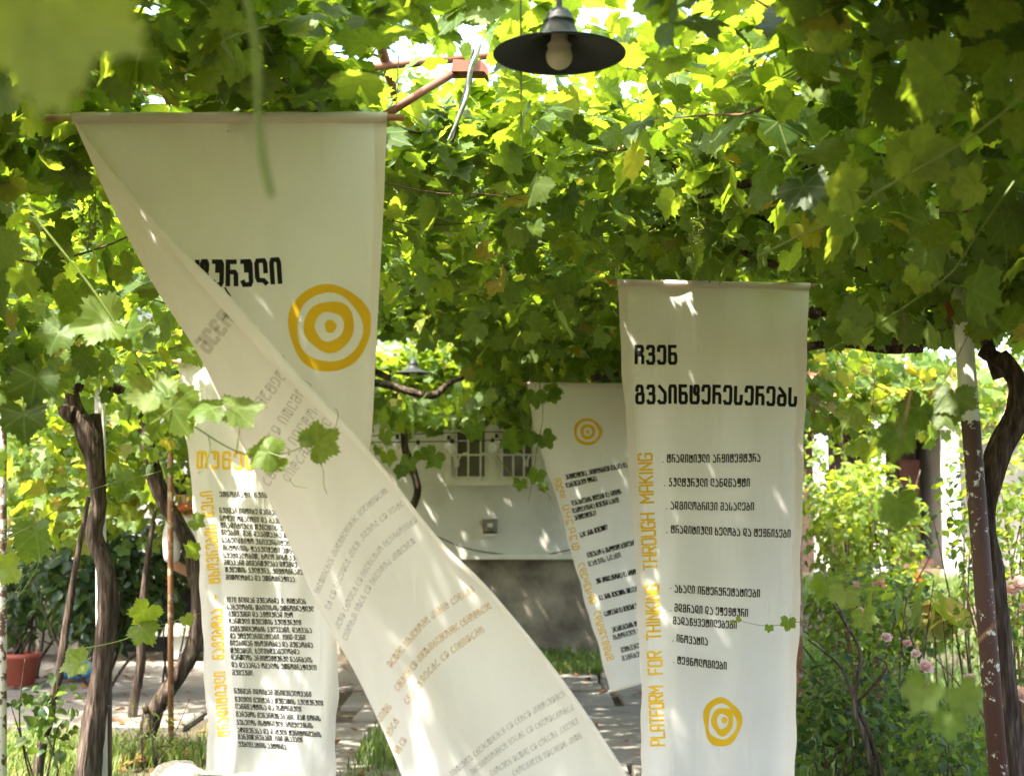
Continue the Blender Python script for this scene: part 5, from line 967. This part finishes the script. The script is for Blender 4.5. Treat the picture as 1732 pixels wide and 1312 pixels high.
# ------------------------------------------------------------------ small things on the ground
def rock(name, label, c, r, seed):
    g = np.random.default_rng(seed); V = []; T = []; nu, nv = 28, 16
    for j in range(nv + 1):
        for i in range(nu):
            a = 6.28318 * i / nu; b_ = math.pi * j / nv; V.append((math.sin(b_) * math.cos(a), math.sin(b_) * math.sin(a), math.cos(b_)))
    V = np.array(V); V = V * (1 + .16 * fnoise(V + seed, .45) + .05 * fnoise(V + seed, .14))[:, None] * np.array(r) + np.array(c)
    T = [(j * nu + i, j * nu + (i + 1) % nu, (j + 1) * nu + (i + 1) % nu, (j + 1) * nu + i) for j in range(nv) for i in range(nu)]
    return tag(mesh(name, V, T, mottled('pale_stone', [(.3, (.22, .20, .16)), (.55, (.42, .39, .33)), (.8, (.5, .47, .41))], 7, .95, .8, 25, dist=.012)), label, 'stone')
rock('stone', 'pale rough boulder in the grass at the bottom, below the bowed trunk', foot(P(300, 1322, 7.75), .03), (.17, .14, .13), 3)
# blue bag by the pot
V, T = [], []; nu, nv = 26, 14; bc = foot(P(128, 1148, 12.0), .05)
for j in range(nv + 1):
    for i in range(nu):
        a = 6.2832 * i / nu; b_ = math.pi * j / nv; V.append((math.sin(b_) * math.cos(a), math.sin(b_) * math.sin(a), math.cos(b_)))
V = np.array(V); V = V * (1 + .22 * fnoise(V, .22))[:, None] * (.19, .13, .085); V[:, 2] = np.maximum(V[:, 2], -.09); V += bc + (0, 0, .09)
bag = mesh('plastic_bag', V, [(j * nu + i, j * nu + (i + 1) % nu, (j + 1) * nu + (i + 1) % nu, (j + 1) * nu + i) for j in range(nv) for i in range(nu)], mottled('blue_plastic', [(.3, (.06, .22, .42)), (.7, (.16, .36, .55))], 6, .35, .4, 30))
tag(bag, 'crumpled blue plastic bag lying on the yard near the red pot', 'bag')
# slab and props in front of the cellar opening
sp = thing('concrete_bench', 'broken white-edged slab on props before the dark cellar opening', 'bench', foot(P(285, 1120, 13.6), .04)); y_ = 13.7
a, b_ = P(262, 1072, y_), P(352, 1072, y_); MB().box((a[0], y_, a[2] - .02), (b_[0], y_ + .45, a[2] + .07)).build('slab', M_WHITE, sp)
for px in (296, 306): q = P(px, 1080, y_); MB().box((q[0] - .03, y_ + .05, .03), (q[0] + .03, y_ + .12, a[2] - .023)).build('prop', M_WHITE, sp)
MB().box((a[0] + .05, y_ + .3, .03), (a[0] + .2, y_ + .44, a[2] - .023)).build('pier', M_PLINTH, sp)

# ------------------------------------------------------------------ the person behind the left banner
def skin(name, pts, edges, mat, parent, sub=2, root=0):
    import bmesh
    off = WL[parent.name] if parent else np.zeros(3); me = bpy.data.meshes.new(name); bm = bmesh.new(); ly = bm.verts.layers.skin.verify(); vs = []
    for (x, y, z, rx, ry) in pts: v = bm.verts.new((x - off[0], y - off[1], z - off[2])); v[ly].radius = (rx, ry); vs.append(v)
    vs[root][ly].use_root = True
    for i, j in edges: bm.edges.new((vs[i], vs[j]))
    bm.to_mesh(me); bm.free(); me.materials.append(mat); o = bpy.data.objects.new(name, me); C.objects.link(o)
    o.modifiers.new('skin', 'SKIN').use_smooth_shade = True; s = o.modifiers.new('sub', 'SUBSURF'); s.levels = s.render_levels = sub
    dg = bpy.context.evaluated_depsgraph_get(); m2 = bpy.data.meshes.new_from_object(o.evaluated_get(dg)); o.modifiers.clear(); o.data = m2
    m2.polygons.foreach_set('use_smooth', [True] * len(m2.polygons))
    if parent: o.parent = parent
    WL[o.name] = off; return o
M_SKIN = mottled('skin', [(.3, (.42, .24, .16)), (.7, (.50, .30, .21))], 9, .55, .05, 60)
M_HAIR = mottled('dark_hair', [(.3, (.012, .009, .007)), (.7, (.035, .026, .02))], 60, .55, .5, 120)
M_SHIRT = mottled('pale_grey_shirt', [(.3, (.50, .50, .49)), (.7, (.60, .60, .59))], 6, .9, .2, 60)
M_COLLAR = mottled('orange_red_cloth', [(.3, (.50, .10, .05)), (.7, (.60, .15, .08))], 8, .9, .1)
M_JEANS = mottled('dark_trousers', [(.3, (.03, .035, .05)), (.7, (.05, .06, .08))], 8, .9, .2)
PY = 10.3; hd = P(312, 829, PY); sh = P(333, 882, PY); pv = P(372, 1022, PY)
per = thing('person', 'dark-haired person in a pale shirt with an orange-red collar, half hidden by the left banner', 'person', (P(385, 1200, PY)[0], PY, .04)); gx0 = WL[per.name][0]
X = lambda x, z, y=0: (x, PY + y, z)
sx = sh[0]; sz = sh[2]
body = [(pv[0], PY, pv[2], .15, .11), (pv[0] - .03, PY, pv[2] + .2, .14, .10), (sx + .03, PY + .01, sz - .16, .17, .11), (sx + .01, PY + .02, sz, .12, .085), (hd[0] + .02, PY + .03, sz + .08, .055, .06), (hd[0], PY + .04, hd[2] - .05, .075, .085), (hd[0], PY + .045, hd[2] + .03, .08, .098), (hd[0], PY + .04, hd[2] + .095, .06, .075),
        (sx - .19, PY + .02, sz - .03, .055, .055), (sx - .19, PY + .06, sz - .32, .045, .045), (sx - .05, PY + .24, sz - .42, .034, .034), (sx - .01, PY + .3, sz - .44, .032, .022), (sx + .01, PY + .36, sz - .45, .03, .014),
        (sx + .21, PY + .02, sz - .03, .055, .055), (sx + .27, PY + .04, sz - .31, .045, .045), (sx + .25, PY + .2, sz - .5, .034, .034), (sx + .23, PY + .26, sz - .55, .032, .022), (sx + .22, PY + .32, sz - .57, .03, .014),
        (pv[0] - .09, PY, pv[2] - .1, .09, .09), (gx0 - .1, PY - .02, .5, .062, .065), (gx0 - .1, PY + .01, .12, .042, .045), (gx0 - .1, PY + .14, .075, .04, .03),
        (pv[0] + .09, PY, pv[2] - .1, .09, .09), (gx0 + .09, PY + .02, .5, .062, .065), (gx0 + .1, PY + .04, .12, .042, .045), (gx0 + .1, PY + .17, .075, .04, .03)]
ed = [(0, 1), (1, 2), (2, 3), (3, 4), (4, 5), (5, 6), (6, 7), (3, 8), (8, 9), (9, 10), (10, 11), (11, 12), (3, 13), (13, 14), (14, 15), (15, 16), (16, 17), (0, 18), (18, 19), (19, 20), (20, 21), (0, 22), (22, 23), (23, 24), (24, 25)]
for (k, s) in ((12, -1), (17, 1)):                                     # five fingers on each hand
    bx, by, bz = body[k][:3]
    for j, (dx, ln) in enumerate(((-.026, .07), (-.009, .08), (.009, .075), (.026, .06))):
        body += [(bx + dx, by + ln * .55, bz - .008, .009, .009), (bx + dx * 1.05, by + ln * .9, bz - .035, .0075, .0075)]; ed += [(k, len(body) - 2), (len(body) - 2, len(body) - 1)]
    body += [(bx - s * .035, by - .02, bz - .012, .01, .01), (bx - s * .05, by + .02, bz - .03, .008, .008)]; ed += [(k - 1, len(body) - 2), (len(body) - 2, len(body) - 1)]
skin('body', body, ed, M_SKIN, per)
hz = hd[2]
fm = MB()
for s in (-1, 1): fm.lathe([(0, .03), (.012, .02), (.014, 0), (.01, -.025), (0, -.03)], (hd[0] + s * .083, PY + .045, hz + .01), 8)
fm.lathe([(0, .035), (.012, .0), (.016, -.02), (0, -.028)], (hd[0], PY + .14, hz + .0), 8); fm.build('ears_and_nose', M_SKIN, per, True)
skin('hair', [(hd[0], PY + .0, hz - .05, .07, .05), (hd[0], PY + .015, hz + .02, .098, .10), (hd[0], PY + .03, hz + .085, .092, .10), (hd[0] - .01, PY + .03, hz + .125, .06, .07)], [(0, 1), (1, 2), (2, 3)], M_HAIR, per)
skin('shirt', [(pv[0], PY, pv[2] + .02, .175, .13), (pv[0] - .03, PY, pv[2] + .2, .165, .125), (sx + .03, PY + .01, sz - .16, .195, .135), (sx + .01, PY + .02, sz + .01, .14, .105), (sx - .2, PY + .02, sz - .04, .075, .075), (sx - .195, PY + .06, sz - .32, .065, .065), (sx + .22, PY + .02, sz - .04, .075, .075), (sx + .275, PY + .04, sz - .24, .07, .07)], [(0, 1), (1, 2), (2, 3), (3, 4), (4, 5), (3, 6), (6, 7)], M_SHIRT, per)
cb = MB().tube([(hd[0] + .02 + .105 * math.cos(a), PY + .03 + .1 * math.sin(a), sz + .085 - .02 * math.sin(a)) for a in np.linspace(0, 6.283, 20)], .022, 8).build('collar', M_COLLAR, per, True)
skin('trousers', [(pv[0], PY, pv[2] + .03, .17, .125), (pv[0] - .09, PY, pv[2] - .12, .11, .11), (gx0 - .1, PY - .02, .5, .08, .085), (gx0 - .1, PY + .01, .13, .065, .07), (pv[0] + .09, PY, pv[2] - .12, .11, .11), (gx0 + .09, PY + .02, .5, .08, .085), (gx0 + .1, PY + .04, .13, .065, .07)], [(0, 1), (1, 2), (2, 3), (0, 4), (4, 5), (5, 6)], M_JEANS, per)

# fallen leaves on the slabs and the soil
n_ = 420; q = np.column_stack([rng.uniform(-4.5, 1.6, n_), rng.uniform(6.6, 13.8, n_), np.full(n_, .062)])
tag(leaves('leaf_litter', q, rng.normal(0, .25, (n_, 3)) + (0, 0, 1), np.column_stack([rng.normal(size=(n_, 2)), np.zeros(n_)]), rng.uniform(.02, .05, n_), rng.random(n_), M_DRY), 'dry brown leaves fallen over the paved path and yard', 'leaves', kind='stuff')
